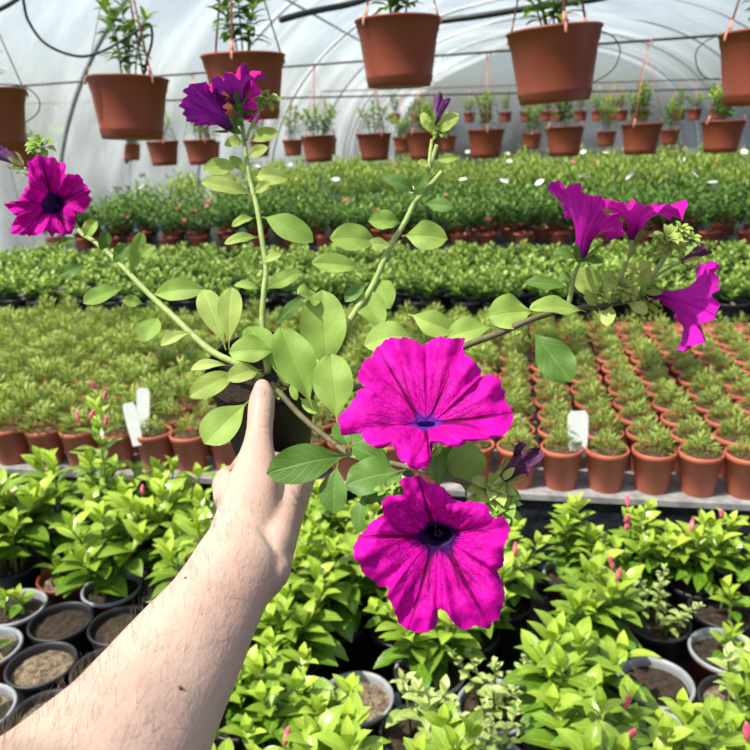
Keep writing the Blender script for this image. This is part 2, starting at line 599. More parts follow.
def film_wall(name, p, q, z0, z1, mat, nn=60, amp=0.03):
    w = MB()
    p, q = Vector(p), Vector(q)
    d = (q - p)
    nrm = Vector((-d.y, d.x, 0)).normalized()
    m = 8
    for k in range(m + 1):
        for i in range(nn + 1):
            t = i / nn
            b = p + d * t
            o = amp * (math.sin(t * d.length * 2.4) + noise.noise(Vector((t * d.length * 1.2, k * 0.8, 5))))
            zt = z1(b) if callable(z1) else z1
            w.v.append(Vector((b.x, b.y, z0 + (zt - z0) * k / m)) + nrm * o)
            w.uv.append((t, k / m))
            w.r.append(0.5)
    for k in range(m):
        for i in range(nn):
            a = k * (nn + 1) + i
            w.f.append((a, a + 1, a + nn + 2, a + nn + 1))
    return tag(w.build(name, mat), kind='structure')


film_wall('wall_left', (XL, YB, 0), (XL, YE, 0), 0, 0.6, MAT['film_side'], 90)
film_wall('wall_right', (XR, YB, 0), (XR, YE, 0), 0, 0.6, MAT['film_side'], 90)
film_wall('wall_back', (XL, YE, 0), (XR, YE, 0), 0, lambda b: arch(b.x), MAT['film_end'], 60)

# hoops that carry the roof film, one object each
hoop_k = 0
for y in [3.4 + 3.6 * k for k in range(8)]:
    hb = MB()
    pts = [(XL, y, 0)] + [(XC + q * (XR - XC) * 0.995, y, arch(XC + q * (XR - XC)) - 0.09) for q in [-math.cos(PI * i / 22) for i in range(23)]] + [(XR, y, 0)]
    tube(hb, pts, 0.026, 8, 100)
    hoop_k += 1
    tag(hb.build('trim_%d' % hoop_k, MAT['galv']), kind='structure')
for x in (-2.9, 1.0):
    hb = MB()
    tube(hb, [(x, YB, arch(x) - 0.13), (x, YE, arch(x) - 0.13)], 0.018, 8, 4)
    hoop_k += 1
    tag(hb.build('trim_%d' % hoop_k, MAT['galv']), kind='structure')

# ------------------------------------------------------------------ benches
BZ = 0.71
BZ1 = 0.694


def bench(label, x0, x1, y0, y1, z, topmat, skirt, th=0.035):
    b = empty('plant_bench', ((x0 + x1) / 2, (y0 + y1) / 2, 0), label, 'bench')
    og = b.location
    m = MB()
    box(m, x0, x1, y0, y1, z - th, z)
    m.build('bench_top', topmat, b, og, False)
    m = MB()
    box(m, x0 + 0.01, x1 - 0.01, y0 + 0.012, y0 + 0.024, 0.02, z - th)
    m.build('front_panel', skirt, b, og, False)
    n = max(2, int((x1 - x0) / 1.6))
    for k in range(n + 1):
        for yy in (y0 + 0.1, y1 - 0.1):
            x = x0 + 0.08 + (x1 - x0 - 0.16) * k / n
            m = MB()
            box(m, x - 0.02, x + 0.02, yy - 0.02, yy + 0.02, 0, z - th)
            m.build('leg', MAT['steel'], b, og, False)
    return b


LZ = 0.44
bench('low black-topped bench crowded with glossy plants below the held flowers', -2.6, 2.6, 0.62, 1.70, LZ, MAT['black_sheet'], MAT['black_sheet'])
bench('grey-topped bench with black sides under the rows of terracotta seedling pots', -3.6, 3.6, 1.782, 3.27, BZ1, MAT['bench_top'], MAT['black_sheet'], 0.016)
bench('bench under the dense bright green plants behind the terracotta seedlings', -4.4, 4.6, 3.44, 4.86, BZ, MAT['black_sheet'], MAT['black_sheet'])
bench('bench under the tall dark green plants with small pink flowers', -4.2, 5.6, 5.95, 7.4, BZ, MAT['black_sheet'], MAT['black_sheet'])
bench('most distant bench under hazy light green plants', -4.2, 6.0, 7.6, 13.7, BZ, MAT['black_sheet'], MAT['black_sheet'])


# ------------------------------------------------------------------ plant meshes
def dirv(az, el):
    return Vector((math.cos(az) * math.cos(el), math.sin(az) * math.cos(el), math.sin(el)))


def seedling_mb(seed, n=230, h=0.066, spread=0.056, ll=(0.016, 0.030)):
    R = random.Random(seed)
    m = MB()
    for i in range(n):
        q = math.sqrt(R.random())
        az = R.uniform(0, 2 * PI)
        zz = h * (1 - 0.75 * q * q) * R.uniform(0.35, 1.0)
        p = Vector((math.cos(az) * spread * q * 0.8, math.sin(az) * spread * q * 0.8, zz))
        d = dirv(az + R.uniform(-0.7, 0.7), R.uniform(0.1, 1.3))
        L = R.uniform(*ll)
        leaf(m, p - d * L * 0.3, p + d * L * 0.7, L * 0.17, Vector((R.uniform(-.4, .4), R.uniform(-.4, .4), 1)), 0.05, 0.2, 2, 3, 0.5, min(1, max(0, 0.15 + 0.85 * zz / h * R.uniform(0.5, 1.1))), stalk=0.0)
    return m


def dome_mb(seed, n, h, spread, L0, L1, wr, up=0.6, nu=2, nv=4):
    """a bushy plant of many small leaves on short shoots"""
    R = random.Random(seed)
    m = MB()
    shoots = max(5, n // 14)
    for s in range(shoots):
        q = math.sqrt((s + 0.5) / shoots)
        az = s * 2.4 + R.uniform(-.4, .4)
        top = Vector((math.cos(az) * spread * q, math.sin(az) * spread * q, h * (1 - 0.45 * q * q) * R.uniform(0.8, 1.08)))
        bot = Vector((top.x * 0.35, top.y * 0.35, 0.0))
        k = n // shoots
        for i in range(k):
            t = 0.3 + 0.7 * (i + 1) / k
            p = bot.lerp(top, t)
            a2 = i * 2.4 + s
            d = dirv(a2, R.uniform(-0.1, 0.5) + up * t)
            L = R.uniform(L0, L1) * (1.1 - 0.4 * t)
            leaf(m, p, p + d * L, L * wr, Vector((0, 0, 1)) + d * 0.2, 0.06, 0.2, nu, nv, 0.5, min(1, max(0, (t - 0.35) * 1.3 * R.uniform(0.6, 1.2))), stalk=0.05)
    return m


def bush_mb(seed, shoots, h, spread, leafL, pairs, wr=0.42, lean=0.5, small_top=0.55, leaves=None, stems=None, base_r=0.03):
    """opposite glossy oval leaves in pairs along upright shoots"""
    R = random.Random(seed)
    lm, sm = MB(), MB()
    for s in range(shoots):
        az = s * 2.4 + R.uniform(-.5, .5)
        q = 0.0 if (s == 0 and shoots > 2) else R.uniform(0.5, 1.0)
        hh = h * R.uniform(0.72, 1.08) * (1 - 0.25 * q)
        b = Vector((math.cos(az) * base_r * q, math.sin(az) * base_r * q, 0))
        tip = Vector((math.cos(az) * spread * q, math.sin(az) * spread * q, hh))
        midp = b.lerp(tip, 0.5) + Vector((0, 0, hh * 0.08)) - Vector((tip.x, tip.y, 0)) * 0.12
        P = catmull([b, midp, tip], 12)
        tube(sm, [b, midp, tip], lambda t: 0.003 * (1 - 0.5 * t), 6, 8)
        npair = pairs + R.randint(-1, 1)
        a0 = R.uniform(0, PI)
        for i in range(npair):
            t = 0.22 + 0.78 * (i + 0.6) / npair
            t = min(t, 1.0)
            k = min(int(t * 12), 11)
            p = P[k].lerp(P[k + 1], t * 12 - k)
            for side in (0, 1):
                a = a0 + i * PI / 2 + side * PI + R.uniform(-.25, .25)
                el = -0.15 + 1.0 * t ** 1.5 + R.uniform(-.2, .2)
                d = dirv(a, el)
                L = leafL * R.uniform(0.8, 1.15) * (1 - (1 - small_top) * t ** 2)
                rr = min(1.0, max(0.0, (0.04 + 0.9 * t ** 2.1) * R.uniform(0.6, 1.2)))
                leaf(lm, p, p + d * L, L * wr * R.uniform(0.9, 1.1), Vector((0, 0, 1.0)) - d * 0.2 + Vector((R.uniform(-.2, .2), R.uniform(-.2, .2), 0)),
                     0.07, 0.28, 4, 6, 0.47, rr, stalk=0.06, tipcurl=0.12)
        # closed pair at the tip
        for side in (0, 1):
            a = a0 + npair * PI / 2 + side * PI
            L = leafL * small_top * 0.8
            leaf(lm, P[-1], P[-1] + dirv(a, 1.15) * L, L * wr, -dirv(a, 0.0), 0.08, 0.3, 4, 6, 0.5, R.uniform(0.85, 1.0), stalk=0.05)
    return lm, sm


# ------------------------------------------------------------------ terracotta seedlings on the bench
SP = 0.1165


def pot_profile(rt, rb, h, rim_h, rim_t, soil_drop, wall=0.0025):
    return [(rb * 0.96, 0), (rb, 0.003), (rt - rim_t, h - rim_h), (rt, h - rim_h + 0.001), (rt + 0.0008, h - 0.002), (rt - 0.001, h), (rt - wall - rim_t * 0.5, h), (rt - wall - rim_t - 0.001, h - soil_drop - 0.004)]


m = MB()
lathe(m, pot_profile(0.0555, 0.041, 0.114, 0.015, 0.0022, 0.012), 24)
ME_TPOT = m.mesh('pot', MAT['terracotta'])
m = MB()
lathe(m, [(0.0515, 0.101), (0.03, 0.104), (0.0005, 0.103)][::1], 20)
ME_TSOIL = m.mesh('soil', MAT['seed_soil'])
SEED = [seedling_mb(100 + k).mesh('foliage', MAT['seedling']) for k in range(6)]
SEED_L = [seedling_mb(120 + k, 280, 0.09, 0.07, (0.020, 0.036)).mesh('foliage', MAT['seedling']) for k in range(5)]
cells = []
NROW = 12
for r_ in range(NROW):
    y = 1.845 + r_ * SP
    for c_ in range(-30, 30):
        x = 0.037 + c_ * SP
        if not -3.5 < x < 3.5:
            continue
        p = Vector((x + rnd.uniform(-.004, .004), y + rnd.uniform(-.005, .005), BZ1))
        px, py, d = proj(p + Vector((0, 0, 0.1)))
        if -30 < px < 780:
            cells.append((r_, px, d, p))
cells.sort(key=lambda c: (c[0], c[1]))
near = sorted(cells, key=lambda c: c[0])[:300]
nearset = set(id(c) for c in near)
rest = MB()


def seedling_label(r_, k, n, px):
    row = 'front row' if r_ == 0 else ordw(r_ + 1) + ' row back'
    if px < 375:
        return 'terracotta pot of green seedling, %s, %s from the left edge' % (row, ordw(k + 1))
    return 'terracotta pot of green seedling, %s, %s from the right edge' % (row, ordw(n - k))


for r_ in range(NROW):
    row = [c for c in cells if c[0] == r_]
    for k, c in enumerate(row):
        _, px, d, p = c
        rz = rnd.uniform(0, 2 * PI)
        # the left half of the bench holds a taller, lusher batch
        lush = p.x < -0.75 + 0.12 * r_ and r_ > 1 or p.x < -1.1
        if not id(c) in nearset:
            M = Matrix.Translation(p) @ Matrix.Rotation(rz, 4, 'Z')
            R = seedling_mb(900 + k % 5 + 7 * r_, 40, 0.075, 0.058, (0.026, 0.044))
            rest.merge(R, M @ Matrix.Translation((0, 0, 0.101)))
            continue
        e = empty('potted_seedling', p, seedling_label(r_, k, len(row), px), 'potted plant', 'seedlings in terracotta pots on the bench')
        e.rotation_euler = (0, 0, rz)
        obj('pot', ME_TPOT, e)
        obj('soil', ME_TSOIL, e)
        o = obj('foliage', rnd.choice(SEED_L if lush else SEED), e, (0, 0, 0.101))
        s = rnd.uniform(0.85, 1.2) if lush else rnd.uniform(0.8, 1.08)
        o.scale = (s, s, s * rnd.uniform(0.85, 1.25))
if rest.v:
    # pots under the massed last rows
    restp = MB()
    for c in cells:
        if id(c) not in nearset:
            lathe(restp, [(0.04, 0), (0.055, 0.1), (0.0555, 0.114), (0.05, 0.114), (0.05, 0.104), (0.001, 0.104)], 12, Matrix.Translation(c[3]))
    e = empty('massed_seedlings', (0, 3.2, BZ1), 'massed green seedlings in terracotta pots filling the last rows of the bench', 'potted plants')
    tag(e, kind='stuff')
    tag(rest.build('foliage', MAT['seedling'], e, e.location), kind='stuff')
    tag(restp.build('pots', MAT['terracotta'], e, e.location), kind='stuff')

# white plant tags stuck in the seedling pots
for (px, py, d, label, tilt) in ((578, 425, 1.93, 'white blank plant tag standing in the front seedling pot right of the flowers', 0.0),
                                 (143, 402, 2.16, 'upright white plant tag among the left seedlings, the taller of two', 0.08),
                                 (128, 413, 2.10, 'small tilted white plant tag beside a taller one among the left seedlings', -0.15)):
    tmb = MB()
    top = at(px, py - (14 if px != 128 else 10), d)
    w = 0.027 if px > 300 else 0.019
    prof = [(-w, 0), (-w * 0.8, 0.006), (w * 0.8, 0.006), (w, 0)]
    H = top.z - (BZ1 + 0.085)
    nn = 8
    for sgn in (0, 1):
        ring = [(-w * 0.8, -H), (w * 0.8, -H), (w, -0.06), (w, -0.012), (w * 0.7, 0), (-w * 0.7, 0), (-w, -0.012), (-w, -0.06)]
        tmb.add([Vector((a, 0.0018 * sgn, b)) for a, b in ring], [tuple(range(8)) if sgn == 0 else tuple(range(7, -1, -1))])
    tmb.f += [(i, i + 8, (i + 1) % 8 + 8, (i + 1) % 8) for i in range(8)]
    o = tmb.build('plant_tag', MAT['white_tag'], None, None, False)
    o.location = top
    o.rotation_euler = (-0.18, tilt, YAW)
    tag(o, label, 'plant tag')

# ------------------------------------------------------------------ middle bench plants
m = MB()
lathe(m, pot_profile(0.085, 0.066, 0.105, 0.012, 0.002, 0.012), 16)
ME_BPOT = m.mesh('pot', MAT['black_pot'])
MID = [dome_mb(300 + k, 190, 0.13, 0.115, 0.035, 0.055, 0.55).mesh('foliage', MAT['mid_leaf']) for k in range(6)]


def field(name, x0, x1, y0, ys, sx, rows, pot, fol, z0, label, cat, group, extra=None, jit=0.03, zf=0.09, smin=0.85, smax=1.15, maxn=300):
    n = 0
    for r_ in range(rows):
        y = y0 + r_ * ys
        row = []
        c = 0
        x = x0 + (r_ % 2) * sx * 0.5
        while x < x1:
            p = Vector((x + rnd.uniform(-jit, jit), y + rnd.uniform(-jit, jit), z0))
            px, py, d = proj(p + Vector((0, 0, 0.2)))
            if -40 < px < 790:
                row.append((px, p))
            x += sx
        for k, (px, p) in enumerate(row):
            if n >= maxn:
                return
            n += 1
            side, kk = ('left', k + 1) if k < len(row) / 2 else ('right', len(row) - k)
            e = empty(name, p, label % ('%s row, %s from the %s' % ('front' if r_ == 0 else ordw(r_ + 1), ordw(kk), side)), cat, group)
            e.rotation_euler = (0, 0, rnd.uniform(0, 2 * PI))
            obj('pot', pot, e)
            o = obj('foliage', rnd.choice(fol), e, (0, 0, zf))
            s = rnd.uniform(smin, smax)
            o.scale = (s, s, s * rnd.uniform(0.9, 1.15))
            if extra:
                extra(e, r_, k, s)


field('bedding_plant', -4.3, 4.5, 3.55, 0.22, 0.205, 6, ME_BPOT, MID, BZ, 'bushy bright green plant on the middle bench, %s', 'potted plant', 'bright green plants on the middle bench')

# ------------------------------------------------------------------ tall plants with pink flowers, then the far bench
m = MB()
lathe(m, pot_profile(0.085, 0.066, 0.085, 0.014, 0.003, 0.015), 14)
ME_TP2 = m.mesh('pot', MAT['terracotta'])
TALL = [dome_mb(400 + k, 300, 0.31, 0.20, 0.05, 0.09, 0.32, 0.5).mesh('foliage', MAT['far_leaf']) for k in range(5)]
def bloom_mb(rad, n, wr):
    m = MB()
    vs_, fs = [Vector((0, 0, 0))], []
    k = n * 6
    for ring, (q, z) in enumerate(((0.45, 0.35), (1.0, 0.45))):
        for i in range(k):
            a = 2 * PI * i / k
            lob = 0.78 + 0.22 * abs(math.cos(a * n / 2)) if ring else 1.0
            vs_.append(Vector((math.cos(a), math.sin(a), 0)) * rad * q * lob + Vector((0, 0, z * rad)))
    for i in range(k):
        j = (i + 1) % k
        fs.append((0, 1 + i, 1 + j))
        fs.append((1 + i, 1 + k + i, 1 + k + j, 1 + j))
    m.add(vs_, fs)
    return m


ME_PINK = bloom_mb(0.026, 5, 0.8).mesh('flower', MAT['pink_flower'])
ME_WHITE = bloom_mb(0.042, 6, 0.8).mesh('flower', MAT['white_disc'])  # white lobed discs, scattered as pale dots over the back benches


def put_blooms(e, me, n, rad, z0, z1):
    for _ in range(n):
        a = rnd.uniform(0, 2 * PI)
        o = obj('flower', me, e, (math.cos(a) * rad, math.sin(a) * rad, rnd.uniform(z0, z1)))
        o.rotation_euler = (rnd.uniform(-.6, .6), rnd.uniform(-.6, .6), 0)


def tall_extra(e, r_, k, s):
    if rnd.random() < (0.7 if r_ < 2 else 0.3):
        put_blooms(e, ME_PINK, rnd.randint(1, 3), 0.13, 0.2, 0.34)
    elif rnd.random() < 0.25:
        put_blooms(e, ME_WHITE, rnd.randint(1, 2), 0.06, 0.40, 0.46)


field('flowering_plant', -4.05, 5.5, 6.1, 0.36, 0.28, 4, ME_TP2, TALL, BZ, 'dark green flowering plant behind the middle bench, %s', 'potted plant', 'dark flowering plants behind the middle bench', tall_extra, 0.04, 0.06, 0.9, 1.25)
FAR = [dome_mb(450 + k, 190, 0.36, 0.2, 0.06, 0.11, 0.26, 0.7).mesh('foliage', MAT['distant_leaf']) for k in range(4)]


def far_extra(e, r_, k, s):
    if rnd.random() < 0.25:
        put_blooms(e, ME_WHITE, 1, 0.08, 0.46, 0.54)
    elif rnd.random() < 0.15:
        put_blooms(e, ME_PINK, 2, 0.12, 0.4, 0.5)


field('distant_plant', -4.0, 5.9, 7.9, 0.62, 0.47, 9, ME_BPOT, FAR, BZ, 'hazy light green plant on the most distant bench, %s', 'potted plant', 'light green plants on the most distant bench', far_extra, 0.06, 0.08, 1.0, 1.35)

# canes standing among the tall plants
for k, (px, py, d) in enumerate(((308, 195, 8.2), (318, 193, 8.2), (590, 170, 9.0), (655, 178, 8.4), (668, 170, 8.6), (505, 180, 8.8))):
    s_ = MB()
    p = at(px, py, d)
    tube(s_, [(p.x, p.y, BZ), (p.x, p.y, p.z)], 0.008, 6, 2)
    tag(s_.build('support_cane', MAT['stake']), 'pale thin cane among the dark flowering plants, %s from the left' % ordw([1, 2, 4, 5, 6, 3][k]), 'cane', 'canes among the flowering plants')

# ------------------------------------------------------------------ glossy plants on the low bench
RIMZ = LZ + 0.13
m = MB()
PP = pot_profile(0.071, 0.052, 0.13, 0.013, 0.002, 0.018)
lathe(m, PP, 28)
ME_NPOT = {'black': m.mesh('pot', MAT['black_pot']), 'silver': m.mesh('pot', MAT['red_pot']), 'red': m.mesh('pot', MAT['red_pot'])}
m = MB()
lathe(m, [(0.0725, 0.124), (0.0735, 0.129), (0.072, 0.1325), (0.067, 0.1315), (0.0655, 0.122), (0.064, 0.110)][::1], 28)
m.f = [f for f in m.f if len(f) == 4]
ME_RIM = {'silver': m.mesh('pot_rim', MAT['silver_rim']), 'black': m.mesh('pot_rim', MAT['black_pot']), 'red': m.mesh('pot_rim', MAT['red_pot'])}


def soil_mesh(mat, seed, r=0.066, z=0.112, amp=0.006):
    m = MB()
    vs_, fs = [Vector((0, 0, z + amp))], []
    n = 24
    for k in range(1, 9):
        for i in range(n):
            a = 2 * PI * i / n
            q = r * k / 8
            p = Vector((q * math.cos(a), q * math.sin(a), 0))
            vs_.append(p + Vector((0, 0, z + amp * (1 - (k / 8) ** 2) + amp * 0.9 * noise.noise(Vector((p.x * 60, p.y * 60, seed))))))
    for i in range(n):
        fs.append((0, 1 + i, 1 + (i + 1) % n))
    for k in range(7):
        for i in range(n):
            a, b = 1 + k * n + i, 1 + k * n + (i + 1) % n
            fs.append((a, a + n, b + n, b))
    m.add(vs_, fs)
    return m.mesh('soil', mat)


ME_SOIL = [soil_mesh(MAT['soil'], 1), soil_mesh(MAT['soil'], 5)]
ME_SAND = [soil_mesh(MAT['sand_soil'], 2), soil_mesh(MAT['sand_soil'], 9)]


def variants(n, mat, *a, **k):
    out = []
    for i in range(n):
        lm, sm = bush_mb(500 + len(ALLV) * 11 + i, *a, **k)
        out.append((lm.mesh('foliage', mat), sm.mesh('stem', MAT['plant_stem'])))
    ALLV.append(1)
    return out


ALLV = []
KINDS = {
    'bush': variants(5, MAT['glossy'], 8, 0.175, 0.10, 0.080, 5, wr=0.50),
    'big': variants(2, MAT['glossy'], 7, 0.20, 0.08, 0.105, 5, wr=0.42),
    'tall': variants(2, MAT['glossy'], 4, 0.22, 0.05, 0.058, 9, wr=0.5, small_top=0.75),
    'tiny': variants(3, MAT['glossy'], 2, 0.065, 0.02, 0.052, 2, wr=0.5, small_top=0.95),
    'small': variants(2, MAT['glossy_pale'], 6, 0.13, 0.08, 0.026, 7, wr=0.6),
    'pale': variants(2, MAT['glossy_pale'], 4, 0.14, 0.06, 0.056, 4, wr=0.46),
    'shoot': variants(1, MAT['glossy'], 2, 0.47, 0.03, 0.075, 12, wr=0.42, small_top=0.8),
    'bare': [],
}
WORDS = {'bush': 'bushy glossy green plant', 'big': 'large-leaved glossy plant', 'tall': 'upright plant of close-set glossy leaves', 'tiny': 'small young shoot',
         'small': 'pale plant of tiny leaves', 'pale': 'pale yellow-green plant', 'bare': 'bare soil', 'shoot': 'tall leafy shoot with pink buds'}
EXPL = [  # rim centre in the photo, pot, plant, soil
    (-3, 704, 'silver', 'tiny', 'sand'), (42, 664, 'black', 'bare', 'sand'), (-8, 642, 'silver', 'tiny', 'sand'), (68, 622, 'black', 'bare', 'soil'),
    (20, 609, 'silver', 'tiny', 'soil'), (66, 580, 'red', 'tiny', 'sand'), (14, 560, 'black', 'bush', 'soil'), (60, 545, 'black', 'bush', 'soil'), (165, 545, 'black', 'bush', 'soil'), (205, 560, 'black', 'bush', 'soil'), (103, 590, 'silver', 'bush', 'soil'),
    (112, 626, 'black', 'bare', 'soil'), (100, 668, 'black', 'bare', 'sand'), (50, 716, 'black', 'bare', 'sand'), (95, 730, 'black', 'tiny', 'sand'), (-30, 560, 'black', 'bush', 'soil'),
    (571, 554, 'silver', 'tall', 'soil'), (632, 566, 'black', 'bush', 'soil'), (697, 570, 'black', 'big', 'soil'), (588, 722, 'red', 'big', 'sand'),
    (656, 690, 'silver', 'bare', 'soil'), (648, 742, 'silver', 'tiny', 'soil'), (722, 648, 'silver', 'tiny', 'soil'), (738, 700, 'black', 'pale', 'sand'),
    (360, 706, 'silver', 'bare', 'sand'), (512, 712, 'silver', 'small', 'soil'), (430, 738, 'black', 'pale', 'soil'), (590, 640, 'black', 'big', 'soil'),
    (660, 622, 'black', 'small', 'soil'), (470, 752, 'silver', 'small', 'soil'), (715, 600, 'black', 'tiny', 'soil'), (745, 560, 'black', 'bush', 'soil'),
    (116, 548, 'black', 'shoot', 'soil'), (740, 770, 'silver', 'bush', 'soil'), (690, 775, 'black', 'bush', 'soil'), (300, 735, 'black', 'bush', 'soil'), (250, 715, 'black', 'bush', 'soil'),
]
POTS = []
for (px, py, rim, kind, soil) in EXPL:
    p = on_z(px, py, RIMZ)
    if p.y > 1.615:
        p.y = 1.615
    POTS.append([Vector((p.x, p.y, LZ)), rim, kind, soil])
# keep the listed pots from touching each other
for it in range(30):
    for i in range(len(POTS)):
        for j in range(i):
            d = POTS[i][0] - POTS[j][0]
            if 1e-6 < d.length < 0.147:
                k = d.normalized() * (0.147 - d.length) * 0.5
                POTS[i][0] += k
                POTS[j][0] -= k
for P in POTS:
    P[0].y = min(P[0].y, 1.62)
R_ = random.Random(21)
for k in range(7):
    y = 1.615 - 0.128 * k
    x = -2.3 + (k % 2) * 0.074
    while x < 2.2:
        p = Vector((x + R_.uniform(-.006, .006), y + R_.uniform(-.006, .006), LZ))
        x += 0.149
        px, py, d = proj(p + Vector((0, 0, 0.13)))
        if not (-60 < px < 810 and py < 860):
            continue
        if all((p - q[0]).length > 0.142 for q in POTS):
            kind = R_.choice(['bush', 'bush', 'bush', 'bush', 'big'])
            if px < 60 and py > 540:
                kind = 'tiny'
            POTS.append([p, R_.choice(['black', 'silver', 'black']), kind, 'soil'])
groups_ = {}
for P in POTS:
    px, py, d = proj(P[0] + Vector((0, 0, 0.13)))
    zone = 'back edge' if P[0].y > 1.45 else ('middle' if P[0].y > 1.2 else 'near edge')
    groups_.setdefault((P[2], zone), []).append((px, P))
NB = 0
m = MB()
sphere(m, (0, 0, 0.014), 0.0055, 0.0055, 0.016, 8)
m.f = list(m.f)
ME_BUD = m.mesh('flower_bud', MAT['pink_bud'])
for (kind, zone), lst in groups_.items():
    lst.sort(key=lambda q: q[0])
    for k, (px, (p, rim, _k, soil)) in enumerate(lst):
        rimw = {'black': 'black pot', 'silver': 'grey-rimmed pot', 'red': 'dull red pot'}[rim]
        lab = '%s in %s, low bench %s, %s from left' % (WORDS[kind], rimw, zone, ordw(k + 1))
        e = empty('potted_plant', p, lab, 'potted plant', 'potted plants on the low bench')
        e.rotation_euler = (0, 0, R_.uniform(0, 2 * PI))
        obj('pot', ME_NPOT[rim], e)
        ro = obj('pot_rim', ME_RIM[rim], e)
        ro['label'] = 'grey rolled rim' if rim == 'silver' else ('dull red rolled rim' if rim == 'red' else 'black rolled rim')
        obj('soil', R_.choice(ME_SAND if soil == 'sand' else ME_SOIL), e)
        if KINDS[kind]:
            fm, sm = R_.choice(KINDS[kind])
            s = R_.uniform(0.9, 1.12)
            if kind in ('bush', 'big') and p.y > 1.3 and px < 340:
                s *= 1.42 if px < 230 else 1.22
            if kind == 'shoot':
                s = 1.0
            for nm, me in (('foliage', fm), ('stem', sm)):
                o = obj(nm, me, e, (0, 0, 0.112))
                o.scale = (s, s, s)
        if kind in ('bush', 'big') and R_.random() < 0.4 or kind == 'shoot':
            for _ in range(5 if kind == 'shoot' else R_.randint(1, 3)):
                a = R_.uniform(0, 2 * PI)
                b = obj('flower_bud', ME_BUD, e, (math.cos(a) * 0.045, math.sin(a) * 0.045, 0.112 + (R_.uniform(0.30, 0.46) if kind == 'shoot' else R_.uniform(0.15, 0.19))))
                b.rotation_euler = (R_.uniform(-.5, .5), R_.uniform(-.5, .5), 0)

# the tall shoot with pink buds that stands up in front of the left seedlings
p = on_z(150, 545, RIMZ)
# ------------------------------------------------------------------ hanging pots
HP = [(0.088, -0.024), (0.093, -0.024), (0.095, -0.012), (0.0975, -0.009), (0.0978, -0.001), (0.0995, 0.001), (0.0985, 0.008), (0.1145, 0.118), (0.1175, 0.122), (0.123, 0.152), (0.1265, 0.153),
      (0.127, 0.158), (0.124, 0.160), (0.119, 0.156), (0.113, 0.135)]
m = MB()
lathe(m, HP, 40)
ME_HPOT = m.mesh('pot', MAT['hang_pot'])
m = MB()
lathe(m, [(0.1145, 0.138), (0.06, 0.142), (0.0005, 0.143)], 24)
ME_HSOIL = m.mesh('soil', MAT['soil'])
HANG_H = 0.60


def strap_mesh(a, H):
    m = MB()
    rim = Vector((math.cos(a) * 0.121, math.sin(a) * 0.121, 0.156))
    top = Vector((0, 0, H))
    S = (top - rim).cross(Vector((-math.sin(a), math.cos(a), 0))).normalized() * 0.0012
    T = Vector((-math.sin(a), math.cos(a), 0))
    for q0, q1, w0, w1 in ((0, 0.07, 0.008, 0.0045), (0.07, 1, 0.0035, 0.0025)):
        A, B = rim.lerp(top, q0), rim.lerp(top, q1)
        v = [A - T * w0 - S, A + T * w0 - S, A + T * w0 + S, A - T * w0 + S, B - T * w1 - S, B + T * w1 - S, B + T * w1 + S, B - T * w1 + S]
        m.add(v, [(3, 2, 1, 0), (4, 5, 6, 7), (0, 1, 5, 4), (1, 2, 6, 5), (2, 3, 7, 6), (3, 0, 4, 7)])
    tube(m, [rim + Vector((0, 0, 0.004)), rim + Vector((math.cos(a) * 0.006, math.sin(a) * 0.006, -0.006)), rim + Vector((math.cos(a) * 0.007, math.sin(a) * 0.007, -0.02))], 0.004, 6, 6)
    return m.mesh('hanger_strap', MAT['strap'])


ME_STRAP = [strap_mesh(2 * PI * k / 3 + 0.5, HANG_H) for k in range(3)]
m = MB()
tube(m, [(0, 0, HANG_H - 0.01), (0, 0, HANG_H + 0.02), (0.012, 0, HANG_H + 0.038), (0.024, 0, HANG_H + 0.02), (0.02, 0, HANG_H + 0.008)], 0.005, 8, 16)
ME_HOOK = m.mesh('hook', MAT['strap'])
HF = variants(3, MAT['hang_leaf'], 5, 0.28, 0.09, 0.07, 8, wr=0.36, small_top=0.85)
HF2 = variants(3, MAT['hang_leaf'], 7, 0.20, 0.12, 0.065, 6, wr=0.34, small_top=0.85)
ALLHANG = []


def hanging(px, rimy, w, label, group, var, rot=0.0, tilt=(0, 0), lean=1.0):
    d = 0.252 * F / w
    rimc = at(px, rimy, d)
    base = rimc - Vector((0, 0, 0.157))
    e = empty('hanging_pot', base, label, 'hanging pot', group)
    e.rotation_euler = (tilt[0], tilt[1], rot)
    obj('pot', ME_HPOT, e)
    obj('soil', ME_HSOIL, e)
    for me in ME_STRAP:
        obj('hanger_strap', me, e)
    obj('hook', ME_HOOK, e)
    if var:
        for nm, me in (('foliage', var[0]), ('stem', var[1])):
            o = obj(nm, me, e, (0, 0, 0.14))
            o.scale = (lean, lean, lean)
    ALLHANG.append((px, rimy, d, base, e))
    return e, d, base


G1 = 'large hanging pots of the front row'
hanging(-18, 90, 82, 'brown-red hanging pot cut by the left edge above the leftmost flower', G1, HF2[0], 0.3)
e2, d2, b2 = hanging(125, 79, 80, 'brown-red hanging pot that a looping black drip tube dips into', G1, HF[0], 1.1, (0.0, math.radians(4)), 1.0)
hanging(243, 56, 84, 'brown-red hanging pot behind the uppermost purple flower', G1, HF[1], 2.2, (0, 0), 1.05)
hanging(398, 20, 87, 'brown-red hanging pot above the small purple bud, third from the right', G1, HF2[1], 1.4)
hanging(557, 30, 95, 'brown-red hanging pot above the right flowers, second from the right', G1, HF2[2], 0.2, (0, math.radians(-3)))
hanging(770, 32, 96, 'brown-red hanging pot cut by the right edge of the picture', G1, HF[2], 0.9)
ROW2 = [(66, 148, 27), (121, 143, 36), (170, 142, 36), (301, 134, 38), (374, 125, 36), (440, 131, 30), (486, 127, 38), (566, 127, 40), (643, 127, 41), (728, 126, 43)]
ROW3 = [(97, 152, 20), (199, 139, 22), (225, 142, 24), (14, 160, 28), (352, 137, 18), (406, 138, 20), (420, 127, 22), (448, 139, 20), (535, 133, 23), (592, 136, 17), (696, 134, 23), (334, 125, 17)]
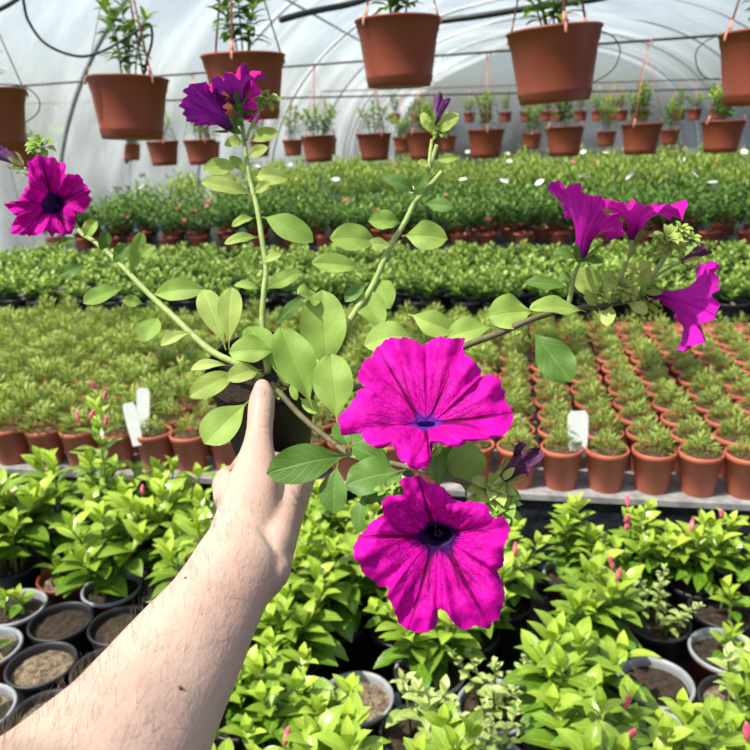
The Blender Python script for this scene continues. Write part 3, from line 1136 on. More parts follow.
ROW4 = [(466, 110, 14), (505, 113, 15), (577, 109, 13), (620, 105, 15), (678, 106, 18), (545, 116, 13), (720, 112, 15), (650, 113, 12), (440, 116, 12), (605, 117, 12), (484, 112, 14), (526, 109, 13), (560, 108, 14), (593, 107, 13), (636, 108, 14), (700, 108, 15), (738, 108, 16), (420, 114, 12), (398, 115, 12)]
for lst, nm, gname in ((sorted(ROW2), 'second', 'hanging pots of the second row'), (sorted(ROW3), 'third', 'small hanging pots of the third row'), (sorted(ROW4), 'most distant', 'tiny hanging pots of the most distant row')):
    for k, (px, py, w) in enumerate(lst):
        hanging(px, py, w, 'hanging pot in the %s row, %s from the left' % (nm, ordw(k + 1)), gname, rnd.choice(HF + HF2), rnd.uniform(0, 6), (rnd.uniform(-.05, .05), rnd.uniform(-.05, .05)), rnd.uniform(0.9, 1.2) * (1.0 if nm == 'second' else 1.35))


def cable(pts, rad, label, name='cable', n=60, mat='cable'):
    m = MB()
    tube(m, pts, rad, 8, n)
    return tag(m.build(name, MAT[mat]), label, 'cable' if 'cable' in name else name.replace('_', ' '))


def hook_top(h):
    return h[3] + Vector((0, 0, HANG_H + 0.03))


near6 = ALLHANG[:6]
P = [hook_top(h) for h in near6]
P = [P[0] + (P[0] - P[1]) * 3] + P + [P[-1] + (P[-1] - P[-2]) * 1.5]
cable(P, 0.006, 'black carrying cable just above the picture that holds the front hanging pots')
for name_, rows, rad in (('second', ROW2, 0.008), ('third', ROW3, 0.010), ('most distant', ROW4, 0.012)):
    hs = sorted([h for h in ALLHANG[6:] if (h[0], h[1]) in [(a, b) for a, b, c in rows]], key=lambda h: h[3].x)
    # a taut line through the row: every pot hangs from it
    mx = sum(h[3].x for h in hs) / len(hs)
    sxx = sum((h[3].x - mx) ** 2 for h in hs)
    for ax_ in (1, 2):
        my = sum(h[3][ax_] for h in hs) / len(hs)
        sl = sum((h[3].x - mx) * (h[3][ax_] - my) for h in hs) / sxx
        for h in hs:
            h[3][ax_] = my + sl * (h[3].x - mx)
    for h in hs:
        h[4].location = h[3]
        h[4].rotation_euler[0] = h[4].rotation_euler[1] = 0
    P = [hook_top(h) for h in hs]
    P = [P[0] + (P[0] - P[-1]) * 0.35] + P + [P[-1] + (P[-1] - P[0]) * 0.35]
    cable(P, rad, 'black carrying cable that holds the %s row of hanging pots' % name_, n=40 * len(P))

# drip tubes
def path(px_list, d0, d1):
    n = len(px_list) - 1
    return [at(x, y, d0 + (d1 - d0) * i / n) for i, (x, y) in enumerate(px_list)]


cable(path([(22, -14), (24, 4), (29, 22), (46, 44), (76, 56), (101, 52), (132, 34), (149, 24), (152, 40), (147, 60), (143, 82)], 2.1, 2.33), 0.0042, 'black drip tube looping down into a hanging pot above the leftmost flower', 'drip_tube', 90)
cable(path([(592, 28), (612, 36), (620, 50), (614, 68), (598, 80), (586, 84)], 2.1, 2.3), 0.0018, 'thin grey wire ring hanging behind a pot above the right flowers', 'wire_loop', 50, 'steel')
cable(path([(735, 34), (712, 38), (697, 50), (697, 66), (706, 78), (728, 80)], 2.2, 2.3), 0.0018, 'thin grey wire ring beside the pot at the right edge', 'wire_loop', 50, 'steel')
cable(path([(-10, 84), (22, 86), (38, 98), (38, 112), (24, 124)], 2.3, 2.4), 0.0018, 'thin grey wire ring beside the pot at the left edge', 'wire_loop', 50, 'steel')
cable(path([(280, 20), (310, 12), (350, 4), (372, -3)], 3.6, 3.8), 0.016, 'thick black pipe slanting under the roof film left of the middle', 'irrigation_pipe', 30)
cable(path([(418, 26), (442, 21), (480, 16), (531, 8), (590, 0), (610, -4)], 3.9, 3.6), 0.016, 'thick black pipe slanting under the roof film right of the middle', 'irrigation_pipe', 30)
cable(path([(-10, 14), (10, 4), (24, -6)], 3.9, 4.0), 0.012, 'dark pipe crossing the upper left corner under the roof film', 'irrigation_pipe', 20)

# ------------------------------------------------------------------ the petunia in its pot
PD = 0.62
POTC = at(262, 368, PD)
AX = (UP * 0.74 - FW * 0.67).normalized()
X_ = RT.copy()
Y_ = AX.cross(X_).normalized()
MP = Matrix((X_, Y_, AX)).transposed().to_4x4()
MP.translation = POTC
PR = 57 / F * PD
PH = 0.094
PB = POTC - AX * PH
pet = empty('potted_petunia', PB, 'black nursery pot of petunias with magenta flowers held out in the hand', 'potted flower')
OG = PB


def pb(mb, name, mat, parent=pet):
    return mb.build(name, MAT[mat], parent, OG)


m = MB()
lathe(m, [(PR * 0.70, -PH), (PR * 0.74, -PH + 0.002), (PR * 0.93, -0.013), (PR * 0.96, -0.012), (PR * 0.99, -0.002), (PR, 0), (PR * 0.985, 0.0015), (PR * 0.95, 0), (PR * 0.90, -0.012), (PR * 0.89, -0.02)], 48, MP)
pb(m, 'pot', 'dark_pot')
m = MB()
vs_, fs = [], []
nr, na = 10, 40
for k in range(nr + 1):
    for i in range(na):
        a = 2 * PI * i / na
        q = PR * 0.905 * max(0.02, k / nr)
        vs_.append(MP @ Vector((q * math.cos(a), q * math.sin(a), -0.012 + 0.003 * noise.noise(Vector((q * math.cos(a) * 150, q * math.sin(a) * 150, 1))))))
for k in range(nr):
    for i in range(na):
        j = (i + 1) % na
        fs.append((k * na + i, (k + 1) * na + i, (k + 1) * na + j, k * na + j))
m.add(vs_, fs)
pb(m, 'soil', 'petunia_soil')


def stem(pts, r0, r1, mat='stem', samples=None):
    m = MB()
    tube(m, [at(*p) for p in pts], lambda t: r0 + (r1 - r0) * t, 10, samples or len(pts) * 7)
    return pb(m, 'stem', mat)


stem([(262, 378, .60), (240, 365, .60), (210, 350, .61), (175, 318, .63), (145, 290, .65), (118, 262, .67), (95, 242, .69), (82, 234, .705), (75, 224, .735)], .0032, .0018)
stem([(268, 374, .625), (264, 345, .63), (262, 318, .635), (264, 290, .64), (266, 268, .645), (262, 240, .65), (257, 208, .66), (250, 180, .67), (246, 155, .675), (243, 132, .68), (241, 118, .68)], .0027, .0020)
stem([(246, 140, .676), (252, 125, .678), (259, 112, .68)], .0016, .0012)
stem([(300, 380, .61), (335, 345, .615), (355, 312, .62), (372, 287, .63), (390, 247, .64), (405, 222, .645), (414, 203, .65), (424, 182, .655), (432, 160, .66), (437, 145, .66)], .0030, .0020)
stem([(414, 203, .65), (426, 190, .65), (442, 172, .65)], .0022, .0022)
stem([(429, 170, .655), (430, 155, .66), (432, 140, .665)], .0016, .0016)
stem([(280, 382, .60), (320, 390, .57), (370, 385, .55), (420, 368, .54), (465, 346, .53), (500, 333, .53), (530, 320, .53), (560, 311, .54), (590, 307, .545), (620, 303, .555), (640, 298, .56), (646, 294, .56)], .0030, .0016, 'stem_brown')
stem([(568, 309, .54), (571, 292, .535), (574, 275, .53), (580, 258, .525)], .0020, .0017)
stem([(600, 305, .55), (616, 285, .545), (625, 265, .54), (633, 240, .535)], .0020, .0018)
stem([(606, 303, .55), (635, 290, .56), (655, 272, .57), (668, 250, .575), (672, 238, .575)], .0022, .0016)
stem([(640, 286, .565), (662, 272, .57), (680, 262, .575)], .0014, .0012)
stem([(272, 384, .60), (300, 415, .57), (330, 440, .55), (352, 455, .53), (385, 462, .51), (420, 470, .49), (455, 480, .47), (490, 490, .46)], .0024, .0017, 'stem_brown')
stem([(352, 455, .53), (372, 462, .50), (398, 475, .49), (425, 500, .478), (438, 530, .475)], .0022, .0020)
stem([(405, 466, .50), (424, 462, .49), (428, 448, .475)], .0020, .0020)
stem([(480, 486, .46), (492, 485, .455), (504, 478, .45)], .0016, .0015)
stem([(74, 226, .715), (66, 200, .775), (50, 172, .765), (40, 156, .735), (36, 150, .72)], .0014, .0012)
stem([(50, 172, .765), (35, 173, .735), (22, 166, .725)], .0012, .0010)

# leaves: base x y depth, tip x y depth, width in px, roll towards right, bend, kind
LV = [
    # tall ones above the pot
    (328, 380, .600, 321, 289, .600, 43, -.1, .05, 0, .46), (313, 410, .560, 280, 326, .570, 38, .15, .06, 0, .44), (338, 426, .540, 330, 352, .545, 38, .0, .05, 0, .46),
    (324, 300, .612, 298, 294, .590, 24, .3, .02, 0, .5), (300, 384, .590, 276, 370, .580, 16, .2, .06, 0, .5),
    (354, 288, .640, 381, 324, .615, 27, -.2, .12, 0, .5), (377, 276, .640, 389, 307, .620, 25, .2, .10, 0, .5), (418, 340, .600, 365, 342, .590, 30, .1, .35, 0, .5),
    (408, 314, .610, 452, 331, .600, 24, .2, .20, 0, .5), (495, 327, .560, 447, 336, .560, 26, .1, .14, 0, .5), (536, 311, .540, 490, 315, .530, 34, -.1, .10, 0, .55),
    (586, 312, .540, 532, 306, .515, 22, .2, .10, 0, .5), (572, 288, .560, 526, 281, .560, 14, .2, .05, 1, .5), (530, 328, .530, 571, 382, .520, 34, -.15, .06, 1, .5),
    (597, 302, .550, 580, 268, .545, 24, .2, .05, 2, .5),
    # below: the leaves over the hand and behind the flowers
    (352, 455, .510, 267, 472, .490, 36, -.1, .14, 1, .5), (338, 462, .500, 331, 513, .490, 28, .3, .05, 1, .5), (406, 470, .490, 346, 482, .480, 38, .2, .03, 1, .5),
    (366, 492, .490, 356, 531, .480, 17, .5, .10, 1, .5), (345, 428, .520, 384, 462, .510, 30, -.2, .05, 1, .5), (466, 498, .470, 466, 440, .480, 36, .1, .06, 0, .5),
    (440, 490, .475, 437, 454, .48, 20, -.4, .05, 1, .5), (330, 440, .540, 372, 425, .540, 26, .0, .05, 1, .5), (350, 452, .520, 338, 420, .53, 20, .0, .05, 1, .5),
    (404, 470, .485, 382, 505, .475, 20, .2, .08, 1, .5), (300, 398, .575, 318, 412, .565, 12, .2, .2, 0, .5), (292, 380, .585, 296, 400, .575, 8, .2, .2, 0, .5),
    (405, 476, .50, 360, 500, .49, 26, .1, .08, 1, .5), (420, 474, .50, 404, 500, .48, 22, -.2, .08, 1, .5), (428, 470, .495, 452, 452, .485, 24, .2, .05, 1, .5),
    (395, 468, .505, 352, 446, .505, 26, .0, .08, 1, .5), (440, 478, .485, 462, 468, .48, 20, .1, .1, 0, .5), (412, 470, .50, 420, 448, .50, 22, .1, .05, 1, .5), (372, 462, .51, 380, 440, .51, 20, .1, .05, 0, .5),
    # left of the pot
    (240, 372, .590, 191, 394, .560, 23, -.05, .10, 2, .5), (250, 400, .565, 204, 443, .545, 36, .0, .06, 0, .55), (262, 370, .590, 228, 378, .565, 20, .1, .15, 2, .5),
    (226, 350, .605, 203, 287, .615, 24, .1, .05, 2, .3), (229, 350, .600, 231, 286, .605, 23, -.1, .06, 2, .35), (279, 353, .590, 229, 350, .580, 26, .1, .15, 0, .45),
    (276, 372, .585, 248, 324, .600, 28, .2, .08, 0, .5), (231, 366, .590, 190, 367, .585, 11, .1, .25, 2, .5), (270, 345, .61, 240, 330, .61, 22, .1, .1, 0, .5), (268, 365, .60, 290, 345, .6, 16, 0, .1, 0, .5),
    # up the middle stem
    (262, 217, .655, 309, 238, .630, 24, .1, .25, 0, .62), (253, 196, .66, 201, 182, .64, 18, .2, .12, 2, .5), (256, 218, .655, 232, 226, .64, 10, .2, .2, 2, .5),
    (260, 238, .65, 225, 242, .635, 11, .1, .25, 0, .5), (261, 262, .645, 281, 255, .63, 9, .1, .1, 2, .5), (264, 291, .64, 299, 271, .63, 15, .1, .10, 0, .5),
    (262, 290, .64, 235, 284, .63, 9, .1, .25, 0, .5), (271, 330, .63, 301, 297, .63, 11, .2, .12, 1, .5), (240, 168, .67, 203, 170, .655, 17, .1, .25, 2, .45), (254, 178, .67, 286, 177, .655, 17, .1, .3, 2, .5),
    (247, 141, .675, 279, 132, .66, 13, .1, .2, 2, .5), (247, 158, .675, 266, 147, .66, 11, .1, .2, 2, .5), (244, 143, .675, 226, 143, .66, 11, .1, .35, 2, .5), (252, 195, .665, 270, 182, .65, 10, .1, .1, 2, .5),
    (248, 176, .67, 230, 155, .67, 10, .1, .1, 0, .5), (245, 125, .68, 229, 120, .67, 9, .1, .1, 1, .5), (243, 135, .68, 228, 128, .67, 8, .1, .2, 1, .5), (244, 120, .68, 234, 98, .67, 10, .1, .1, 1, .5),
    # the stem to the small bud
    (382, 244, .64, 332, 236, .62, 28, .1, .12, 0, .5), (403, 224, .645, 370, 219, .63, 21, .1, .12, 0, .5), (402, 236, .64, 445, 237, .62, 27, .1, .16, 0, .5),
    (419, 195, .65, 385, 176, .64, 13, .1, .15, 1, .5), (415, 198, .65, 424, 172, .64, 14, .1, .05, 1, .5), (423, 203, .65, 453, 208, .635, 14, .1, .15, 1, .5), (394, 247, .64, 366, 244, .63, 12, .1, .2, 2, .5),
    (435, 161, .66, 457, 157, .65, 9, .1, .15, 2, .5), (430, 165, .66, 419, 163, .65, 9, .1, .15, 2, .5), (365, 270, .63, 312, 262, .61, 20, .1, .12, 0, .5), (368, 285, .63, 345, 300, .62, 14, .1, .1, 1, .5),
    (434, 138, .665, 422, 112, .66, 10, .1, .05, 2, .5), (436, 135, .665, 458, 112, .66, 12, .1, .05, 2, .5), (438, 130, .66, 425, 122, .65, 9, .1, .05, 0, .5), (440, 130, .66, 452, 124, .65, 9, .1, .05, 2, .5),
    # the left stem
    (150, 296, .65, 204, 289, .63, 21, .1, .22, 0, .5), (160, 316, .64, 144, 342, .62, 21, .2, .20, 0, .5), (194, 332, .62, 160, 345, .61, 11, .1, .25, 2, .5), (145, 304, .65, 123, 299, .64, 12, .1, .05, 0, .5),
    (127, 287, .66, 83, 303, .64, 19, .2, .08, 0, .5), (88, 264, .68, 58, 276, .67, 14, .1, .08, 1, .5), (129, 279, .66, 142, 232, .65, 13, .2, .10, 0, .72), (139, 258, .655, 152, 246, .65, 13, .1, .2, 0, .5),
    (112, 264, .67, 128, 245, .66, 14, .1, .1, 1, .5), (100, 253, .68, 108, 232, .67, 12, .2, .1, 1, .5), (83, 238, .69, 96, 221, .68, 14, .1, .1, 0, .5), (78, 238, .7, 60, 244, .69, 9, .1, .1, 1, .5),
    # around the right flowers
    (579, 261, .525, 554, 251, .52, 9, .1, .3, 1, .5), (581, 261, .525, 604, 260, .52, 10, .1, .25, 1, .5), (572, 285, .53, 560, 272, .53, 9, .1, .2, 1, .5),
    (608, 302, .55, 612, 276, .54, 12, .2, .1, 2, .5), (622, 300, .55, 640, 285, .55, 10, .1, .2, 2, .5), (612, 304, .55, 606, 325, .54, 14, .1, .1, 2, .5), (625, 302, .555, 648, 312, .55, 12, .1, .15, 2, .5),
    (640, 290, .56, 650, 268, .55, 12, .1, .12, 2, .5), (616, 285, .545, 603, 272, .54, 9, .1, .2, 2, .5), (650, 275, .565, 640, 262, .56, 12, .1, .2, 2, .5), (600, 305, .55, 585, 296, .54, 12, .1, .15, 2, .5),
]
KM = {0: 'petunia_leaf', 1: 'petunia_dark', 2: 'petunia_young'}
for i, (x0, y0, d0, x1, y1, d1, w, roll, bend, kind, peak) in enumerate(LV):
    A, B = at(x0, y0, d0), at(x1, y1, d1)
    ax = (B - A).normalized()
    dm = (d0 + d1) / 2
    view = (CAM - (A + B) / 2).normalized()
    nrm = (view + UP * 0.35 - RT * 0.1)
    nrm = nrm - ax * nrm.dot(ax)
    nrm = Matrix.Rotation(roll, 3, ax) @ nrm.normalized()
    m = MB()
    leaf(m, A, B, w / F * dm * 1.08, nrm, bend * 0.6, rnd.uniform(0.12, 0.34), 8, 16, {.3: .62, .35: .60}.get(peak, min(.66, peak + .06)), rnd.uniform(0.15, 0.95), rnd.uniform(.05, .10), i * 1.7, 0.07, rnd.uniform(-.25, .25), rnd.uniform(0.0, 0.16), True)
    pb(m, 'leaf', KM[kind])


def rosette(px, py, d, rad, n, mat, seed, squash=0.8):
    R = random.Random(seed)
    c = at(px, py, d)
    m = MB()
    for i in range(n):
        a = i * 2.4 + R.uniform(-.3, .3)
        q = math.sqrt((i + 0.6) / n)
        out = RT * math.cos(a) * q + UP * math.sin(a) * q * squash
        tip = c + (out * rad * R.uniform(0.85, 1.1)) / F * d + (-FW) * (rad / F * d) * (0.9 * (1 - q))
        base = c + out * (rad * 0.25) / F * d + FW * (rad * 0.3) / F * d
        L = (tip - base).length
        nrm = (-FW * 0.6 + UP * 0.7 - out * 0.5)
        leaf(m, base, tip, L * R.uniform(0.42, 0.58), nrm, 0.12, 0.3, 4, 7, 0.62, R.random(), 0.05, seed + i, 0.0, 0, 0.25, True)
    return pb(m, 'leaf_rosette', mat)


rosette(266, 100, .68, 15, 22, 'petunia_young', 1)
rosette(40, 146, .72, 17, 18, 'petunia_leaf', 2, 0.9)
rosette(22, 172, .725, 8, 6, 'petunia_young', 22)
rosette(494, 494, .455, 30, 26, 'petunia_young', 3, 0.9)
rosette(505, 510, .45, 22, 16, 'petunia_leaf', 33, 0.9)
rosette(478, 505, .46, 16, 9, 'petunia_leaf', 34, 0.9)
rosette(388, 490, .475, 15, 12, 'petunia_leaf', 4)
rosette(440, 132, .662, 12, 10, 'petunia_leaf', 41)
rosette(668, 242, .575, 20, 34, 'petunia_young', 5, 0.9)
rosette(682, 232, .577, 14, 20, 'petunia_young', 57, 0.8)
rosette(692, 240, .575, 13, 10, 'petunia_young', 55, 0.8)
rosette(655, 252, .57, 13, 8, 'petunia_leaf', 56, 0.8)
rosette(650, 302, .56, 16, 12, 'petunia_young', 6)
rosette(622, 290, .545, 18, 20, 'petunia_young', 7)
rosette(604, 296, .54, 12, 12, 'petunia_young', 72)
rosette(630, 272, .55, 12, 12, 'petunia_young', 73)
rosette(640, 318, .55, 10, 6, 'petunia_leaf', 71)
rosette(278, 392, .598, 14, 10, 'petunia_leaf', 8)
rosette(300, 372, .605, 16, 9, 'petunia_leaf', 81)
rosette(578, 256, .53, 12, 6, 'petunia_dark', 9)
rosette(634, 242, .54, 9, 6, 'petunia_leaf', 91)


def corolla_front(name, outline, throat, d0, notches, depth, throat_px, mat, tmat, ruffle=0.004, seed=1, tube_to=None, cup=0.014, calyx='petunia_leaf', d_edge=1.9, overlap=0.007, **kw):
    """open flower facing the viewer: outline (photo px, in order) gives the lobed rim; depth(dx, dy) tilts the mouth"""
    fl = bpy.data.objects.new('flower', None)
    COL.objects.link(fl)
    fl.parent = pet
    n = 260
    pts = [Vector((x, y)) for x, y in outline]
    # resample the rim evenly
    seg = [(pts[(i + 1) % len(pts)] - pts[i]).length for i in range(len(pts))]
    tot = sum(seg)
    rim = []
    for k in range(n):
        s = tot * k / n
        i = 0
        while s > seg[i]:
            s -= seg[i]
            i += 1
        rim.append(pts[i].lerp(pts[(i + 1) % len(pts)], s / seg[i]))
    # light smoothing keeps the lobes but not the corners
    rim = [(rim[k - 1] + rim[k] * 2 + rim[(k + 1) % n]) / 4 for k in range(n)]
    c = Vector(throat)
    rim = [p + (p - c).normalized() * (d_edge * (1.6 * noise.noise(Vector((p.x * 0.16, p.y * 0.16, seed))) + 0.9 * noise.noise(Vector((p.x * 0.4, p.y * 0.4, seed + 3))))) for p in rim]
    tx, ty = throat_px
    ang = [math.atan2(p.y - c.y, p.x - c.x) for p in rim]
    for k in range(1, n):
        while ang[k] < ang[k - 1] - PI:
            ang[k] += 2 * PI
        while ang[k] > ang[k - 1] + PI:
            ang[k] -= 2 * PI
    # lobe coordinate: notch k -> k/5
    idx = []
    for nx_, ny_ in notches:
        idx.append(min(range(n), key=lambda k: (rim[k] - Vector((nx_, ny_))).length))
    idx = sorted(idx)
    U = [0.0] * (n + 1)
    for a in range(5):
        i0 = idx[a]
        i1 = idx[(a + 1) % 5] + (n if a == 4 else 0)
        for k in range(i0, i1 + 1):
            U[k % n] = (a + (k - i0) / (i1 - i0)) / 5 % 1.0
    nr = 26
    m = MB()
    rows = []
    for j in range(nr + 1):
        v = j / nr
        for k in range(n + 1):
            kk = k % n
            a = ang[kk]
            t0 = Vector((c.x + tx * math.cos(a), c.y + ty * math.sin(a)))
            q = t0.lerp(rim[kk], v)
            px_scale = d0 / F
            dd = depth(q.x - c.x, q.y - c.y)
            funnel = cup * (1 - v) ** 2.2
            uu = U[kk]
            crease = 0.0022 * (math.exp(-((5 * uu % 1.0 - 0.5) / 0.06) ** 2) - 0.6 * math.cos(2 * PI * 5 * uu)) * v * (1 - 0.35 * v)
            sw = 5 * uu % 1.0
            crease += overlap * v ** 1.6 * ((sw - 0.5) if sw < 0.93 else (0.43 - (sw - 0.93) / 0.07 * 0.93))
            wave = ruffle * v ** 2.2 * (0.8 * math.sin(2 * PI * 10 * uu + seed) + 0.7 * noise.noise(Vector((q.x * 0.05, q.y * 0.05, seed))) * 2 + 0.35 * math.sin(2 * PI * 23 * uu + seed * 2))
            wr = (0.0034 * noise.noise(Vector((q.x * 0.045 + 9, q.y * 0.045, seed))) + 0.0011 * noise.noise(Vector((q.x * 0.14, q.y * 0.14, seed + 7)))) * min(1, v * 1.6)
            roll = 0.006 * max(0.0, v - 0.82) ** 1.5 / 0.076
            m.v.append(at(q.x, q.y, d0 + dd + funnel + crease + wave + wr + roll * 0.5))
            # the join column repeats with its own u so the pattern closes
            m.uv.append((uu, v))
            m.r.append(0.5)
    for j in range(nr):
        for k in range(n):
            a = j * (n + 1) + k
            m.f.append((a, a + n + 1, a + n + 2, a + 1))
    o = pb(m, 'corolla', mat, fl)
    fix_uv(o)
    orient(o)
    # throat tube
    P0 = at(c.x, c.y, d0 + depth(0, 0) + cup)
    P1 = at(*tube_to)
    m = MB()
    ring0 = []
    nn = 28
    for j in range(11):
        t = j / 10
        for k in range(nn):
            a = 2 * PI * k / nn
            e0 = at(c.x + tx * 1.03 * math.cos(a), c.y + ty * 1.03 * math.sin(a), d0 + depth(tx * math.cos(a), ty * math.sin(a)) + cup - 0.0002)
            cen = P0.lerp(P1, t)
            rr = (1 - 0.62 * t)
            m.v.append(cen + (e0 - P0) * rr)
            m.uv.append((k / nn, t))
            m.r.append(0.5)
    for j in range(10):
        for k in range(nn):
            l = (k + 1) % nn
            m.f.append((j * nn + k, j * nn + l, (j + 1) * nn + l, (j + 1) * nn + k))
    m.f.append(tuple(10 * nn + k for k in range(nn)))
    pb(m, 'throat', tmat, fl)
    # stamens at the mouth of the tube
    m = MB()
    for k in range(5):
        a = k * 1.257
        q = P0.lerp(P1, 0.22) + RT * math.cos(a) * 0.0022 + UP * math.sin(a) * 0.0016
        tube(m, [P0.lerp(P1, 0.9), q], 0.0005, 5, 3)
        sphere(m, q, 0.0012, n=6)
    pb(m, 'stamens', 'throat', fl)
    # calyx
    m = MB()
    dirt = (P1 - P0).normalized()
    X2 = dirt.orthogonal().normalized()
    Y2 = dirt.cross(X2)
    for k in range(5):
        a = k * 1.257
        o2 = X2 * math.cos(a) + Y2 * math.sin(a)
        leaf(m, P1 + dirt * 0.004, P1 - dirt * 0.014 + o2 * 0.010, 0.005, o2, 0.1, 0.2, 3, 6, 0.6, rnd.random(), stalk=0)
    pb(m, 'calyx', calyx, fl)
    return fl


def fix_uv(o):
    """the u coordinate wraps at 1: give the last quad of the circle its own corner values"""
    me = o.data
    uv = me.uv_layers[0].data
    for p in me.polygons:
        us = [uv[l].uv[0] for l in p.loop_indices]
        if max(us) - min(us) > 0.5:
            for l in p.loop_indices:
                if uv[l].uv[0] < 0.5:
                    uv[l].uv = (uv[l].uv[0] + 1.0, uv[l].uv[1])


def orient(o):
    """petal's inner side out: average normal towards the viewer"""
    me = o.data
    tot = Vector((0, 0, 0))
    for p in me.polygons:
        tot += p.normal * p.area
    if tot.dot(FW) > 0:
        me.flip_normals()


Z3 = lambda L, s, ox, oy: [(x * s + ox, y * s + oy) for x, y in L]
OUT1 = Z3([(365, 62), (330, 38), (280, 28), (240, 30), (213, 38), (190, 60), (172, 95), (125, 133), (110, 170), (115, 205), (142, 226), (112, 240), (92, 270), (78, 310), (45, 330), (32, 355), (40, 400), (55, 420), (75, 405), (95, 385),
           (115, 392), (130, 430), (165, 460), (200, 472), (228, 460), (238, 434), (247, 465), (270, 500), (300, 535), (345, 556), (380, 542), (405, 512), (392, 480), (398, 452), (430, 446), (480, 460), (520, 455), (540, 441),
           (580, 440), (640, 430), (690, 415), (715, 370), (720, 325), (700, 290), (685, 265), (690, 240), (675, 205), (640, 180), (606, 175), (590, 190), (601, 165), (580, 130), (545, 100), (518, 65), (535, 40), (500, 28), (450, 28), (410, 35), (380, 50)], .2533, 330, 330)
corolla_front('a', OUT1, (426, 424), .432, Z3([(365, 62), (590, 190), (540, 441), (238, 434), (142, 226)], .2533, 330, 330),
              lambda dx, dy: -0.00036 * dy if dy < 0 else -0.00060 * dy, (9.5, 3.0), 'petal_violet_throat', 'throat_violet', 0.0042, 1.3, (428, 455, .475), 0.012)
OUT2 = Z3([(330, 47), (300, 45), (260, 55), (243, 75), (270, 95), (262, 125), (215, 128), (175, 150), (172, 185), (180, 205), (150, 215), (120, 250), (85, 290), (62, 330), (55, 385), (75, 415), (100, 450), (130, 485), (170, 510), (205, 512),
           (195, 545), (215, 590), (235, 640), (265, 680), (310, 698), (350, 700), (390, 685), (410, 650), (395, 615), (420, 598), (445, 605), (455, 640), (480, 670), (520, 683), (570, 675), (615, 680), (640, 655), (665, 620), (685, 570), (685, 520),
           (672, 470), (662, 445), (680, 400), (685, 350), (700, 310), (706, 265), (695, 225), (675, 208), (662, 235), (640, 210), (615, 170), (580, 152), (520, 150), (482, 145), (470, 125), (440, 110), (420, 85), (370, 70)], .24, 340, 465)
corolla_front('b', OUT2, (438, 536), .425, Z3([(262, 125), (470, 125), (662, 445), (420, 598), (205, 512)], .24, 340, 465),
              lambda dx, dy: -0.00008 * dy - 0.00006 * abs(dx), (15, 11), 'petal', 'throat', 0.0046, 2.6, (440, 524, .485), 0.016)
OUT3 = Z3([(245, 150), (290, 168), (350, 175), (395, 205), (412, 240), (405, 270), (440, 280), (490, 275), (530, 320), (578, 385), (555, 400), (562, 440), (545, 490), (500, 515), (478, 512), (480, 560), (465, 620), (430, 660), (395, 668), (350, 640),
           (330, 668), (285, 635), (240, 655), (180, 665), (110, 655), (68, 640), (75, 590), (95, 545), (60, 500), (22, 462), (70, 450), (110, 440), (135, 400), (165, 350), (180, 300), (175, 210), (200, 185)], .16, 0, 130)
corolla_front('c', OUT3, (53, 204), .70, Z3([(405, 270), (500, 515), (285, 635), (95, 545), (170, 335)], .16, 0, 130),
              lambda dx, dy: 0.00035 * dx, (9, 8.5), 'petal', 'throat', 0.006, 4.1, (72, 216, .742), 0.016)


